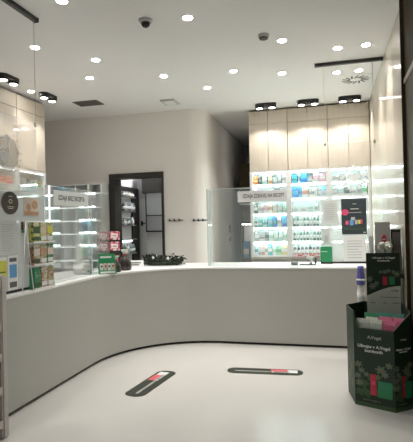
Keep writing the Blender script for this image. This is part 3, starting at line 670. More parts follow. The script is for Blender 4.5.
bm = bmesh.new(); box(bm, -.12, .12, -.15, .15, -.025, 0, bevel=.004); obj('housing', bm, M['palegrey'], t, world=False)
bm = bmesh.new(); box(bm, -.085, .085, -.115, .115, -.029, -.024); obj('diffuser', bm, M['whitepl'], t, world=False)

# ------------------------------------------------------------------ acrylic screens on the counter
def screen(name, label, A, B, z1, z0=CT, m='acrylic', base=None, th=.006, ends=(1, 1)):
    A, B = Vector((*A, z0)), Vector((*B, z0)); u = (B - A).normalized(); nn = u.cross(Vector((0, 0, 1)))
    t = thing(name, label, 'screen', (A + B) / 2)
    def slab(a, b, za, zb, h): 
        bm = bmesh.new(); prism(bm, [a - nn * h, b - nn * h, b + nn * h, a + nn * h], (0, 0, zb - za)); bm.transform(Matrix.Translation((0, 0, za - z0))); return bm
    obj('pane', slab(A + u * .004, B - u * .004, z0 + .004, z1, th / 2), M[m], t)
    for e, (a, b) in zip(ends, ((A, A + u * .004), (B - u * .004, B))):
        if e: obj('polished_edge', slab(a, b, z0 + .004, z1, th / 2 + .002), M['edge'], t)
    obj('top_edge', slab(A, B, z1, z1 + .005, th / 2 + .001), M['edge'], t)
    obj('base_channel', slab(A, B, z0, z0 + (.022 if base else .008), .016 if base else .012), M[base] if base else M['edge'], t)
    return t, Face(A - nn * 0 + nn * (th / 2 + .001), u, (0, 0, 1)), (B - A).length
XS = -2.80
y45 = at(45, 285, X=XS).y
scA, FA, LA = screen('milky_screen', 'milky acrylic screen with posters on a black base at the left counter end', (XS, 3.2), (XS, y45), 2.02, m='milky', base='black')
y91 = at(91.5, 230, X=XS).y
scB, FB, LB = screen('clear_screen', 'clear acrylic screen on the left counter, carrying a white sign', (XS, y45 + .02), (XS, y91), 2.05)
pB = at(130, 190, Z=2.05)
scC, FC, LC = screen('clear_screen', 'clear acrylic screen at the counter corner behind the green display box', (XS - .05, y91 + .02), (XS - .05, at(113, 230, X=XS).y), 2.05, ends=(1, 0))
YS = 6.42
x207, x322 = at(209.5, 230, Y=YS).x, at(321, 230, Y=YS).x
zs1 = at(225, 189, Y=YS).z
scD, FD, LD = screen('clear_screen', 'wide clear acrylic screen on the back counter, carrying a white sign', (x207, YS), (x322 - .02, YS), zs1, ends=(1, 1))
scD2, _, _ = screen('side_screen', 'narrow acrylic side screen standing edge-on at the left end of the back screen', (x207 - .012, YS - .07), (x207 - .06, YS + .42), zs1, m='frost')
YM = at(345, 263, Z=CT + .004).y; YM = min(YM, 6.95)
scE, FE, LE = screen('milky_screen', 'milky acrylic screen with a dark poster at the right of the back counter', (at(321, 230, Y=YM).x, YM), (at(369, 230, Y=YM).x, YM), at(345, 194, Y=YM).z, m='milky', base='black')
def on(face, x, y, **k):
    """photo pixel to face coordinates"""
    p = at(x, y, **k); d = p - face.o; return d.dot(face.u), d.dot(face.v)
def prect(face, name, px, mt, parent, d0, d1, **k):
    a0, b1 = on(face, px[0], (px[1] + px[1]) / 2, **k); a1, b0 = on(face, px[2], px[3], **k)
    return face.rect(name, a0, a1, b0, b1, mt, parent, d0, d1)

# ---- things fixed to the screens
def sheet(name, label, cat, face, a0, a1, b0, b1, mt, d0=.001, d1=.004, tilt=0):
    c = face.p((a0 + a1) / 2, b0, d0)
    t = thing(name, label, cat, c)
    face.rect('sheet', a0, a1, b0, b1, mt, t, d0, d1); return t
def lines(face, t, a0, a1, b0, b1, n, mt, d=.004, th=.35):
    for k in range(n):
        b = b1 - (b1 - b0) * (k + .5) / n; h = (b1 - b0) / n * th / 2
        face.rect('printed_line', a0, a1 - (a1 - a0) * (.25 if k % 4 == 3 else random.uniform(0, .08)), b - h, b + h, mt, t, d, d + .0008)
# sign on the left screen
a0, b1 = on(FB, 53, 191, X=XS); a1, b0 = on(FB, 87.5, 207.5, X=XS); _, b1m = on(FB, 53, 189.8, X=XS); _, b0m = on(FB, 53, 205, X=XS)
t = sheet('counter_sign', 'white lettered sign on the left counter screen', 'sign', FB, a0, a1, b0m, b1m, M['paper'])
FB.text('lettering', 'IZDAJA BREZ RECEPTA', (a0 + a1) / 2, (b0m + b1m) / 2 - .02, (a1 - a0) * .76, M['textd'], t, .0045, h=.075)
# sign on the back screen
a0, b1 = on(FD, 237.5, 191.5, Y=YS); a1, b0 = on(FD, 287, 200, Y=YS)
t = sheet('counter_sign', 'white lettered sign on the back counter screen before the lit cabinets', 'sign', FD, a0, a1, b0 - .01, b1, M['paper'])
FD.text('lettering', 'IZDAJA ZDRAVIL NA RECEPT', (a0 + a1) / 2 + .02, (b0 + b1) / 2 - .025, (a1 - a0) * .84, M['textd'], t, .0045, h=.075)
# oval brown sign, picture, list, info sheet on the left milky screen
a, b = on(FA, 9, 203, X=XS); a2, b2 = on(FA, 17, 203, X=XS); _, b3 = on(FA, 9, 191.5, X=XS)
t = thing('oval_sign', 'dark brown oval sign with pale lettering on the left milky screen', 'sign', FA.p(a, b, .002))
FA.oval('board', a, b, abs(a2 - a), abs(b3 - b), M['brown'], t, .004, .012)
FA.oval('emblem', a, b + .015, .025, .02, M['beigep'], t, .012, .013, 16); FA.oval('emblem_centre', a, b + .015, .016, .012, M['brown'], t, .013, .014, 16)
for k, (w, q) in enumerate(((.05, .06), (.09, -.035), (.07, -.05))): FA.rect('printed_line', a - w / 2, a + w / 2, b + q - .003, b + q + .003, M['beigep'], t, .012, .013)
a0, b1 = on(FA, 0, 220, X=XS); a1, b0 = on(FA, 16, 254, X=XS)
t = sheet('notice_sheet', 'grey-white printed notice below the oval sign on the left screen', 'notice', FA, a0 - .03, a1, b0, b1, M['papergrey']); lines(FA, t, a0, a1 - .04, b0 + .03, b1 - .03, 12, M['inkl'])
a0, b1 = on(FA, 7, 256, X=XS); a1, b0 = on(FA, 17.5, 289, X=XS)
t = sheet('information_sheet', 'white sheet with three small pictures low on the left screen', 'sheet', FA, a0, a1, b0, b1, M['paper'])
h = b1 - b0; w = a1 - a0
for nm, q0, q1, mt in (('dark_picture', .82, .93, M['grey']), ('blue_picture', .36, .74, M['blue']), ('grey_picture', .08, .24, M['grey'])): FA.rect(nm, a0 + w * .15, a1 - w * .12, b0 + h * q0, b0 + h * q1, mt, t, .004, .005)
a0, b1 = on(FA, -3, 258, X=XS); a1, b0 = on(FA, 6.2, 278, X=XS)
t = sheet('flyer', 'yellow flyer at the left picture edge above the stand', 'flyer', FA, a0, a1, b0, b1, M['yellow']); FA.rect('white_strip', a0, a1, b1 - .03, b1, M['paper'], t, .004, .005); FA.rect('dark_strip', a0 + .01, a1 - .01, b0 + .05, b0 + .06, M['leafp'], t, .004, .005)
a0, b1 = on(FA, 23, 197.5, X=XS); a1, b0 = on(FA, 38, 215.5, X=XS)
t = sheet('picture_poster', 'small poster with warm toned figures on the left screen', 'poster', FA, a0, a1, b0, b1, M['beigep'], .002, .005)
w, h = a1 - a0, b1 - b0
FA.oval('printed_shape', a0 + w * .72, b0 + h * .62, w * .2, h * .26, M['skin'], t, .005, .006); FA.oval('printed_shape', a0 + w * .3, b0 + h * .45, w * .15, h * .25, M['skin'], t, .005, .006)
FA.rect('printed_shape', a0, a1, b0, b0 + h * .22, M['skin'], t, .005, .006)
# right milky screen
a0, b1 = on(FE, 321.5, 201, Y=YM); a1, b0 = on(FE, 338, 224, Y=YM)
t = sheet('notice_sheet', 'grey printed notice left of the dark poster', 'notice', FE, a0 + .01, a1, b0, b1, M['papergrey']); lines(FE, t, a0 + .04, a1 - .03, b0 + .06, b1 - .04, 8, M['inkl'])
a0, b1 = on(FE, 341, 199, Y=YM); a1, b0 = on(FE, 367, 234, Y=YM)
t = sheet('dark_poster', 'dark poster with coloured packs and a pink dot on the right screen', 'poster', FE, a0, a1, b0, b1, M['poster'])
w, h = a1 - a0, b1 - b0
FE.oval('pink_dot', a0 + w * .14, b0 + h * .62, w * .15, w * .13, M['pink'], t, .004, .0055)
for q0, q1, r0, r1, mt in ((.16, .28, .27, .38, 'pink'), (.33, .48, .25, .40, 'blue'), (.38, .54, .40, .48, 'inkl'), (.53, .64, .28, .40, 'inkl'), (.66, .75, .29, .40, 'yellow'), (.76, .83, .29, .41, 'pink'), (.3, .8, .60, .615, 'inkl'), (.36, .7, .70, .72, 'swoosh'), (.46, .6, .84, .86, 'inkl'), (.86, .96, .04, .06, 'textw'), (.1, .92, .13, .16, 'leafp')):
    FE.rect('printed_pack' if r1 - r0 > .05 else 'printed_line', a0 + w * q0, a0 + w * q1, b0 + h * r0, b0 + h * r1, M[mt], t, .004, .005)
a0, b1 = on(FE, 343, 235.5, Y=YM); a1, b0 = on(FE, 366, 261, Y=YM)
t = sheet('price_list', 'white printed list below the dark poster on the right screen', 'notice', FE, a0, a1, b0, b1, M['paper']); lines(FE, t, a0 + .05, a1 - .04, b0 + .03, b1 - .06, 7, M['inkl'], th=.25)
a0, b1 = on(FE, 322, 229, Y=YM); a1, b0 = on(FE, 330, 244, Y=YM)
t = sheet('small_notice', 'small grey notice above the green leaflet on the right screen', 'notice', FE, a0 + .01, a1, b0, b1, M['papergrey']); FE.rect('printed_block', a0 + .03, a1 - .02, b0 + .03, b0 + .12, M['inkl'], t, .004, .005)
# bright green leaflet holder before the right screen
a0, b1 = on(FE, 320.3, 246.5, Y=YM); a1, b0 = on(FE, 332.5, 262, Y=YM); g0 = FE.p(a0, 0).x; g1 = FE.p(a1, 0).x
t = thing('leaflet_box', 'bright green leaflet box at the foot of the right screen', 'box', ((g0 + g1) / 2, YM - .06, CT))
gz = FE.p(0, b1).z
bm = bmesh.new(); box(bm, g0, g1, YM - .09, YM - .03, CT, gz, bevel=.003); obj('box', bm, M['brightgreen'], t)
G = Face((g0, YM - .09, CT), (1, 0, 0), (0, 0, 1)); ww = g1 - g0; hh = gz - CT
G.rect('pale_line', .0 + ww * .08, ww * .92, hh * .55, hh * .575, M['teal'], t); G.rect('pale_line', ww * .08, ww * .6, hh * .7, hh * .73, M['textw'], t); G.rect('dark_base', 0, ww, 0, hh * .12, M['black'], t)

# ------------------------------------------------------------------ things on the counter
# packet rack at the left
pr0, pr1 = at(33, 250, X=-2.70).y, at(54, 250, X=-2.70).y
t = thing('packet_rack', 'white wire rack with three tiers of packets on the left counter', 'rack', (-2.74, (pr0 + pr1) / 2, CT))
ztop = at(40, 222, X=-2.72).z
bm = bmesh.new()
for y in (pr0, pr1): tube(bm, [(-2.70, y, CT), (-2.775, y, ztop)], .005, 8)
tube(bm, [(-2.775, pr0, ztop), (-2.775, pr1, ztop)], .005)
tube(bm, [(-2.775, pr0 - .0, ztop), (-2.705, pr0 - .16, CT + .004)], .004)
obj('wire_frame', bm, M['whitepl'], t)
tz = [at(42, y, X=-2.72).z for y in (242, 264, 287.5)]
tz[2] = CT + .004
cols3 = [[('yellowmix', 'leafp'), ('yellowmix', 'beigep'), ('beigemix', 'yellow')], [('brownmix', 'beigep'), ('beigemix', 'skin'), ('greenmix', 'beigep')], [('green', 'greenmix'), ('brownmix', 'beigemix'), ('beigemix', 'brownmix')]]
cn = {'yellowmix': 'yellow', 'beigemix': 'beige', 'brownmix': 'brown', 'green': 'plain green', 'greenmix': 'patterned green'}
for k in range(3):
    z = tz[k]
    bm = bmesh.new(); box(bm, -2.775, -2.685, pr0, pr1, z - .004, z); box(bm, -2.69, -2.685, pr0, pr1, z, z + .01); obj('tray', bm, M['whitepl'], t)
    hh = [.19, .195, .2][k]; wy = (pr1 - pr0 - .02) / 3
    for i in range(3):
        y = pr0 + .008 + i * (wy + .002); a, b = cols3[k][i]
        bm = bmesh.new(); box(bm, -2.755, -2.70, y, y + wy - .003, z + .002, z + hh, 0, bevel=.006); box(bm, -2.70, -2.6975, y + .006, y + wy - .009, z + hh * .45, z + hh * .8, 1); box(bm, -2.70, -2.697, y + .012, y + wy - .015, z + hh * .1, z + hh * .3, 2)
        tag(rebase(obj('snack_packet', bm, [M[a], M[b], M['textw'] if i else M['leafp']]), (-2.727, y + wy / 2, z)), f'{cn[a]} packet on the {["top", "middle", "bottom"][k]} tier of the left counter rack, {["nearest", "middle", "farthest"][i]} of its three', 'packet', 'packets in the left counter rack')
# picture cards behind the rack
p = at(27, 228, X=-2.74)
t = thing('picture_card', 'small dark card with green print hanging left of the packet rack', 'card', p)
F = Face((XS + .005, p.y, p.z), (0, 1, 0), (0, 0, 1)); F.rect('card', -.02, .05, -.05, .07, M['beigep'], t, .001, .003); F.rect('dark_print', -.015, .02, -.02, .06, M['darkbag'], t, .003, .004); F.rect('green_print', -.015, .045, -.045, -.022, M['green'], t, .003, .004)

# white label printer behind the left screen
q = at(82, 274, Z=CT); px_, py_ = -3.0, at(83, 260, X=-3.0).y
t = thing('label_printer', 'white label printer with a tall upright behind the left screen', 'printer', (px_, py_, CT))
bm = bmesh.new(); box(bm, -.1, .1, -.09, .09, 0, .13, bevel=.02); obj('body', bm, M['whitepl'], t, world=False)
bm = bmesh.new(); box(bm, -.06, -.03, -.08, .06, .12, .50, bevel=.008); obj('upright', bm, M['whitepl'], t, world=False)
for y in (-.05, .05):
    bm = bmesh.new(); box(bm, .098, .104, y - .012, y + .012, .03, .05); obj('button', bm, M['black'], t, world=False)

# green display box with small packs
ga, gb = at(98, 274, Z=CT), at(115, 273, Z=CT)
gc = Vector((-2.50, 5.50, CT)); 
gc = at(101.5, 274, Z=CT)
def cpt(px, py): p = at(px, py, Z=CT); return p
t = thing('counter_display_box', 'green counter display box of small pale packs at the counter curve', 'display box', (gc.x + .055, gc.y + .05, CT), .55)
def loc_prism(name, prof, w, mt, parent):
    """side profile (depth, height) extruded over a width, in the parent's frame"""
    bm = bmesh.new(); prism(bm, [(-w / 2, a, b) for a, b in prof], (w, 0, 0)); return obj(name, bm, mt, parent, world=False)
loc_prism('tray', [(-.08, 0), (.08, 0), (.08, .04), (-.08, .04)], .21, M['brightgreen'], t)
loc_prism('header', [(.06, .03), (.08, .03), (.10, .24), (.08, .24)], .21, M['brightgreen'], t)
for s in (-1, 1):
    bm = bmesh.new(); prism(bm, [(s * .1, -.08, .04), (s * .1, .08, .04), (s * .1, .09, .22)], (s * .004, 0, 0)); obj('side_wing', bm, M['brightgreen'], t, world=False)
bm = bmesh.new(); prism(bm, [(-.09, -.083, .01), (.09, -.083, .01), (.09, -.083, .035), (-.09, -.083, .035)], (0, .003, 0)); obj('front_strip', bm, M['paper'], t, world=False)
bm = bmesh.new(); prism(bm, [(-.08, .079, .185), (.06, .079, .185), (.06, .08, .215), (-.08, .08, .215)], (0, -.004, 0)); obj('header_print', bm, M['textw'], t, world=False)
mroot = wm(t)
for r in range(2):
    for i in range(4):
        bm = bmesh.new(); b2 = bmesh.new(); box(b2, -.018, .018, -.012, .012, 0, .085, bevel=.003); merge(bm, b2)
        box(bm, -.012, .012, -.0135, -.010, .04, .065, mi=1)
        o = obj('small_pack', bm, [M['beigep'] if (i + r) % 2 else M['paper'], M['red'] if i % 2 else M['leafp']])
        o.matrix_basis = mroot @ Matrix.Translation((-.072 + i * .047, -.045 + r * .06, .0425)) @ Matrix.Rotation(-.12, 4, 'X')
        tag(o, f'small pale pack in the green counter display box, {["front", "rear"][r]} row, {ORD[i]} from left', 'pack', 'packs in the green display box')

# red and white packet stand behind it
rc = at(113, 268, Z=CT)
t = thing('packet_stand', 'black stand hung with red and white packets behind the green display box', 'display stand', (rc.x - .2, rc.y + .33, CT), .25)
bm = bmesh.new(); box(bm, -.16, .16, -.06, .06, 0, .012); tube(bm, [(-.13, .05, 0), (-.13, .05, .5)], .006); tube(bm, [(.13, .05, 0), (.13, .05, .5)], .006); obj('frame', bm, M['black'], t, world=False)
bm = bmesh.new(); box(bm, -.16, .16, .025, .04, .02, .5); obj('back_board', bm, M['darkbag'], t, world=False)
bm = bmesh.new(); box(bm, -.17, .17, -.06, .03, .215, .225); box(bm, -.17, .17, -.06, .03, .38, .385); obj('tray', bm, M['black'], t, world=False)
mroot = wm(t)
for r, (z, h) in enumerate(((.227, .14), (.014, .195), (.387, .13))):
    for i in range(2):
        bm = bmesh.new(); box(bm, -.07, .07, -.03, .02, 0, h, 0, bevel=.008); box(bm, -.05, .05, -.033, -.028, h * .3, h * .75, 1); box(bm, -.03, .03, -.034, -.03, h * .45, h * .55, 2)
        o = obj('sweet_packet', bm, [M['pinkmix'], M['paper'], M['red']] if r != 1 else [M['darkbag'], M['red'], M['paper']])
        o.matrix_basis = mroot @ Matrix.Translation((-.08 + i * .16, -.025, z))
        tag(o, f'{"red and white" if r != 1 else "dark red"} sweet packet on the {["middle", "bottom", "top"][r]} tier of the black counter stand, {["left", "right"][i]} one', 'packet', 'sweet packets on the black stand')

# two dark gift pouches
for i, (x, y, s) in enumerate(((114.6, 272.4, .9), (123.6, 270.4, 1.2))):
    p = at(x, y, Z=CT)
    t = thing('gift_pouch', ['smaller dark foil gift pouch right beside the green display box', 'larger dark foil gift pouch left of the white card sign'][i], 'pouch', (p.x, p.y + .05, CT), .2, 'gift pouches on the counter')
    bm = bmesh.new(); lathe(bm, [(.06 * s, 0), (.075 * s, .02 * s), (.072 * s, .08 * s), (.045 * s, .14 * s), (.016 * s, .17 * s), (.016 * s, .18 * s)], n=14); obj('pouch', bm, M['darkbag'], t, world=False)
    bm = bmesh.new(); lathe(bm, [(.016 * s, .178 * s), (.04 * s, .22 * s), (.045 * s, .23 * s)], n=9); obj('gathered_top', bm, M['whitebag'], t, world=False)
    bm = bmesh.new(); lathe(bm, [(.02 * s, .168 * s), (.022 * s, .176 * s), (.02 * s, .184 * s)], n=12); obj('ribbon', bm, M['red'], t, world=False)
# green sprig and a small green pack between
p = at(126, 262, Z=CT)
# white card sign
p = at(134, 267.6, Z=CT)
t = thing('tent_card', 'long white tent card with dark lettering lines between pouches and wreath', 'card', (p.x, p.y + .03, CT), .18)
loc_prism('card', [(-.04, 0), (.04, 0), (.004, .1), (-.004, .1)], .25, M['paper'], t)
for k, w in enumerate((.18, .14)):
    bm = bmesh.new(); z = .06 - k * .028; y = -.0405 + z * .36; prism(bm, [(-w / 2, y - .002, z), (w / 2, y - .002, z), (w / 2, y + .001, z + .014), (-w / 2, y + .001, z + .014)], (0, .002, 0)); obj('printed_line', bm, M['textd'], t, world=False)

# dark wreath with white ornaments
wa, wb_ = at(143, 265.5, Z=CT), at(186, 265, Z=CT); wc = (wa + wb_) / 2; wr = (wb_ - wa).length / 2
t = thing('wreath', 'dark evergreen wreath with white ornaments lying on the counter', 'wreath', (wc.x - .03, wc.y + .06, CT + .003))
bm = bmesh.new(); b2 = bmesh.new(); ry = .19
for k in range(520):
    a = random.uniform(0, 2 * PI); rad = random.gauss(0, .035); h = max(.0, random.gauss(.06, .03))
    p = Vector(((wr - .08 + rad) * math.cos(a), (ry - .04 + rad) * math.sin(a), h))
    d = Vector((random.gauss(0, 1), random.gauss(0, 1), random.uniform(-.1, 1.0))).normalized() * random.uniform(.045, .085)
    s = d.cross(Vector((random.random(), random.random(), random.random()))).normalized() * .014
    q = p + d; q.z = max(q.z, .004); mp_ = (p + q) / 2
    nv = d.cross(s).normalized() * .003
    for vv in (mp_,): vv.z = max(vv.z, .02)
    v = [bm.verts.new(x) for x in (p, mp_ + s, q, mp_ - s)]; w = [bm.verts.new(x + nv) for x in (mp_,)]
    bm.faces.new((v[0], v[1], w[0])); bm.faces.new((v[1], v[2], w[0])); bm.faces.new((v[2], v[3], w[0])); bm.faces.new((v[3], v[0], w[0])); bm.faces.new((v[3], v[2], v[1], v[0]))
for v in bm.verts: v.co.z = max(v.co.z, .002)
obj('foliage', bm, M['leaf'], t, world=False)
bm = bmesh.new()
ring = [((wr - .08) * math.cos(a), (ry - .04) * math.sin(a), .03) for a in [2 * PI * k / 40 for k in range(41)]]; tube(bm, ring, .026, 8); obj('ring', bm, M['leaf'], t, world=False)
for (a, h) in ((2.3, .125), (1.2, .12), (4.2, .11), (5.2, .10), (.5, .09)):
    bm = bmesh.new(); c = ((wr - .08) * math.cos(a), (ry - .04) * math.sin(a), h)
    bmesh.ops.create_icosphere(bm, subdivisions=2, radius=.022, matrix=Matrix.Translation(c)); obj('ornament', bm, M['paper'], t, world=False)

# card terminal parts on the back counter
p = at(294.5, 265.5, Z=CT)
t = thing('card_reader', 'small black card reader on the back counter', 'card reader', (p.x, p.y + .05, CT))
bm = bmesh.new(); prism(bm, [(-.045, -.05, 0), (-.045, .05, 0), (-.045, .05, .05), (-.045, -.05, .03)], (.09, 0, 0)); obj('body', bm, M['black'], t, world=False)
bm = bmesh.new(); prism(bm, [(-.03, -.0, .0405), (-.03, .04, .0485), (-.03, .04, .0505), (-.03, 0, .0425)], (.06, 0, 0)); obj('screen', bm, M['grey'], t, world=False)
p = at(309, 265.5, Z=CT)
t = thing('barcode_scanner', 'white and black hand scanner in its cradle on the back counter', 'scanner', (p.x, p.y + .06, CT))
bm = bmesh.new(); box(bm, -.13, .09, -.03, .03, 0, .018, bevel=.005); obj('cradle', bm, M['black'], t, world=False)
bm = bmesh.new(); tube(bm, [(.02, 0, .018), (.03, 0, .06), (.015, 0, .1)], .018, 10); obj('handle', bm, M['whitepl'], t, world=False)
bm = bmesh.new(); box(bm, -.035, .06, -.03, .03, .085, .125, bevel=.01); obj('head', bm, M['whitepl'], t, world=False)
bm = bmesh.new(); box(bm, .075, .1, -.022, .022, .018, .11, bevel=.006); obj('stand', bm, M['black'], t, world=False)

# brochure things at the right end of the counter
YR = 5.15
px0 = at(369, 250, Y=YR - .18).x
t = thing('pedestal', 'dark pedestal behind the green bin carrying the brochures', 'pedestal', ((px0 + XR) / 2, YR, 0))
CTP = 1.06
bm = bmesh.new(); box(bm, px0 + .03, XR - .03, YR - .15, YR + .15, 0, CTP - .025); obj('column', bm, M['darkwood'], t)
bm = bmesh.new(); box(bm, px0, XR - .006, YR - .18, YR + .18, CTP - .025, CTP, bevel=.003); obj('top', bm, M['darkwood'], t)
def rx(px, y=240, Y=YR): return at(px, y, Y=Y).x
x0, x1 = rx(374.5), rx(391)
zb_, zt_ = CTP, at(385, 222, Y=YR).z
t = thing('brochure_board', 'grey leaning brochure board with a red oval at the glossy wall on the pedestal', 'display board', ((x0 + x1) / 2, YR, CTP))
bm = bmesh.new(); prism(bm, [(x0, YR - .05, CTP), (x1, YR - .05, CTP), (x1 + .0, YR + .06, zt_), (x0 + .012, YR + .06, zt_)], (0, .012, 0)); obj('board', bm, M['boardgrey'], t)
Fb = Face((x0, YR - .05, CTP), (1, 0, 0), (0, .11, zt_ - CTP)); hh = math.hypot(.11, zt_ - CTP)
Fb.oval('red_oval', (x1 - x0) * .6, hh * .66, .025, .05, M['red'], t, .001, .003); Fb.rect('oval_line', (x1 - x0) * .6 - .016, (x1 - x0) * .6 + .016, hh * .65, hh * .67, M['textw'], t, .003, .004)
bm = bmesh.new(); prism(bm, [((x0 + x1) / 2 - .03, YR + .05, zt_ - .05), ((x0 + x1) / 2 + .03, YR + .05, zt_ - .05), ((x0 + x1) / 2 + .03, YR + .16, CTP), ((x0 + x1) / 2 - .03, YR + .16, CTP)], (0, .008, 0)); obj('rear_strut', bm, M['papergrey'], t)
x0, x1 = rx(368.5), rx(374)
t = thing('booklet_holder', 'clear holder with blue and white booklets left of the grey brochure board', 'holder', ((x0 + x1) / 2, YR, CTP))
bm = bmesh.new(); box(bm, x0, x1, YR - .06, YR - .056, CTP, CTP + .12); box(bm, x0, x1, YR + .05, YR + .054, CTP, CTP + .36); box(bm, x0, x1, YR - .06, YR + .054, CTP, CTP + .004); obj('holder', bm, M['acrylic'], t)
for i in range(4):
    bm = bmesh.new(); y = YR - .045 + i * .025; h = .24 + i * .05; box(bm, x0 + .008, x1 - .006, y, y + .012, CTP + .005, CTP + .005 + h); box(bm, x0 + .014, x1 - .012, y - .001, y, CTP + .01 + h * .35, CTP + h * .55, 1); box(bm, x0 + .014, x1 - .012, y - .001, y, CTP + h * .75, CTP + h * .85, 1)
    tag(rebase(obj('booklet', bm, [M['paper'], M['purple'] if i % 2 else M['ink']]), ((x0 + x1) / 2, y, CTP + .005)), f'white booklet with {"blue" if i % 2 else "dark"} print in the clear holder, {ORD[i]} from the front', 'booklet', 'booklets in the clear holder')
x0, x1 = rx(392, Y=YR - .15), XR - .008
t = thing('leaflet_rack', 'dark leaflet rack against the glossy wall on the pedestal', 'rack', ((x0 + x1) / 2, YR - .15, CTP))
bm = bmesh.new(); box(bm, x0, x1, YR - .175, YR - .06, CTP, CTP + .02); box(bm, x0, x1, YR - .07, YR - .06, CTP, CTP + .46); box(bm, x0, x0 + .008, YR - .175, YR - .06, CTP, CTP + .36); obj('body', bm, M['black'], t)
for k in range(3):
    bm = bmesh.new(); z = CTP + .02 + k * .12; prism(bm, [(x0 + .012, YR - .17 + k * .03, z), (x1 - .004, YR - .17 + k * .03, z), (x1 - .004, YR - .15 + k * .03, z + .17), (x0 + .012, YR - .15 + k * .03, z + .17)], (0, .01, 0)); obj('pocket', bm, M['grey'], t)
p = at(384, 246, Y=YR - .17)
t = thing('paper_flower', 'white crumpled paper flower before the grey brochure board', 'flower', (p.x, (YR - .17), CTP))
bm = bmesh.new(); tube(bm, [(p.x, (YR - .17), CTP), (p.x + .01, (YR - .17), p.z - .02)], .006); obj('stem', bm, M['green'], t)
for k in range(9):
    a = k * 2 * PI / 9; bm = bmesh.new(); b2 = bmesh.new(); bmesh.ops.create_icosphere(b2, subdivisions=2, radius=1, matrix=Matrix.Translation((p.x + .01 + .038 * math.cos(a), (YR - .17) + .03 * math.sin(a), p.z + .02 * math.sin(2 * a))) @ Matrix.Rotation(a, 4, 'Z') @ Matrix.Diagonal((.034, .02, .026, 1)))
    merge(bm, b2); obj('petal', bm, M['whitebag'], t)
bm = bmesh.new(); lathe(bm, [(.04, 0), (.045, .01), (.03, .03)], (p.x, (YR - .17), CTP), 14); obj('foot', bm, M['black'], t)

# ------------------------------------------------------------------ sanitizer stand
p = at(361, 285, Y=5.55)
t = thing('sanitizer_stand', 'white bottle with violet blue cap on a slim floor stand behind the green bin', 'dispenser', (p.x, 5.55, 0))
zc0, zc1, zb0 = at(361, 266, Y=5.55).z, at(361, 283, Y=5.55).z, at(361, 305, Y=5.55).z
bm = bmesh.new(); lathe(bm, [(.14, 0), (.15, .01), (.14, .02)], (p.x, 5.55, 0), 24); obj('foot', bm, M['whitepl'], t)
bm = bmesh.new(); lathe(bm, [(.018, .015), (.018, zb0)], (p.x, 5.55, 0), 14); obj('post', bm, M['whitepl'], t)
bm = bmesh.new(); lathe(bm, [(.05, zb0 - .01), (.05, zb0)], (p.x, 5.55, 0), 20); obj('holder_plate', bm, M['whitepl'], t)
bm = bmesh.new(); lathe(bm, [(.040, zb0), (.045, zb0 + .01), (.045, zc1 - .09), (.03, zc1 - .03), (.03, zc1)], (p.x, 5.55, 0), 20); b = obj('bottle', bm, M['whitepl'], t)
bm = bmesh.new(); lathe(bm, [(.0462, zb0 + .04), (.0462, zc1 - .1)], (p.x, 5.55, 0), 20); obj('label_wrap', bm, M['papergrey'], b)
bm = bmesh.new(); lathe(bm, [(.046, zc1 - .02), (.048, zc1 - .01), (.048, zc1 + .07), (.034, zc0 - .03), (.032, zc0)], (p.x, 5.55, 0), 20); obj('cap', bm, M['purple'], t)
bm = bmesh.new(); lathe(bm, [(.049, zc1 + .03), (.049, zc1 + .05)], (p.x, 5.55, 0), 20); obj('cap_band', bm, M['paper'], t)

# ------------------------------------------------------------------ cardboard bin with herb sweets
A, B, C = at(348.5, 391, Z=0), at(355.5, 404, Z=0), at(396, 413, Z=0)
D = Vector((XR - .05, C.y + .12, 0)); E_ = Vector((XR - .05, C.y + .68, 0)); Fp = Vector((A.x + .17, C.y + .68, 0))
poly = [A, B, C, D, E_, Fp]
ztop, zf = .86, .715
ztop = at(348.5, 304.5, Y=A.y).z
dep = (B - CAM); zf = at(356, 327, Y=B.y).z
t = thing('display_bin', 'dark green cardboard dump bin of herb sweets at the right', 'display bin', ((A.x + D.x) / 2, (A.y + C.y) / 2, 0))
cen = sum(poly, Vector()) / 6
def wallp(p, q, za, zb, name, mt=M['darkgreen']):
    bm = bmesh.new(); n_ = (q - p).cross(Vector((0, 0, 1))).normalized(); n_ = n_ if n_.dot(cen - p) > 0 else -n_
    pts = [p, q, q + Vector((0, 0, zb)), p + Vector((0, 0, za))]; prism(bm, pts, n_ * .006); return obj(name, bm, mt, t)
wallp(A, B, ztop, ztop, 'left_panel'); fp_ = wallp(B, C, zf, zf, 'front_panel'); rp_ = wallp(C, D, zf, ztop, 'right_panel')
wallp(D, E_, ztop, ztop, 'rear_panel'); wallp(E_, Fp, ztop, ztop, 'rear_panel'); wallp(Fp, A, ztop, ztop, 'rear_panel')
bm = bmesh.new(); prism(bm, [p * .98 + cen * .02 + Vector((0, 0, zf - .097)) for p in poly], (0, 0, .01)); obj('false_floor', bm, M['darkgreen'], t)
bm = bmesh.new()
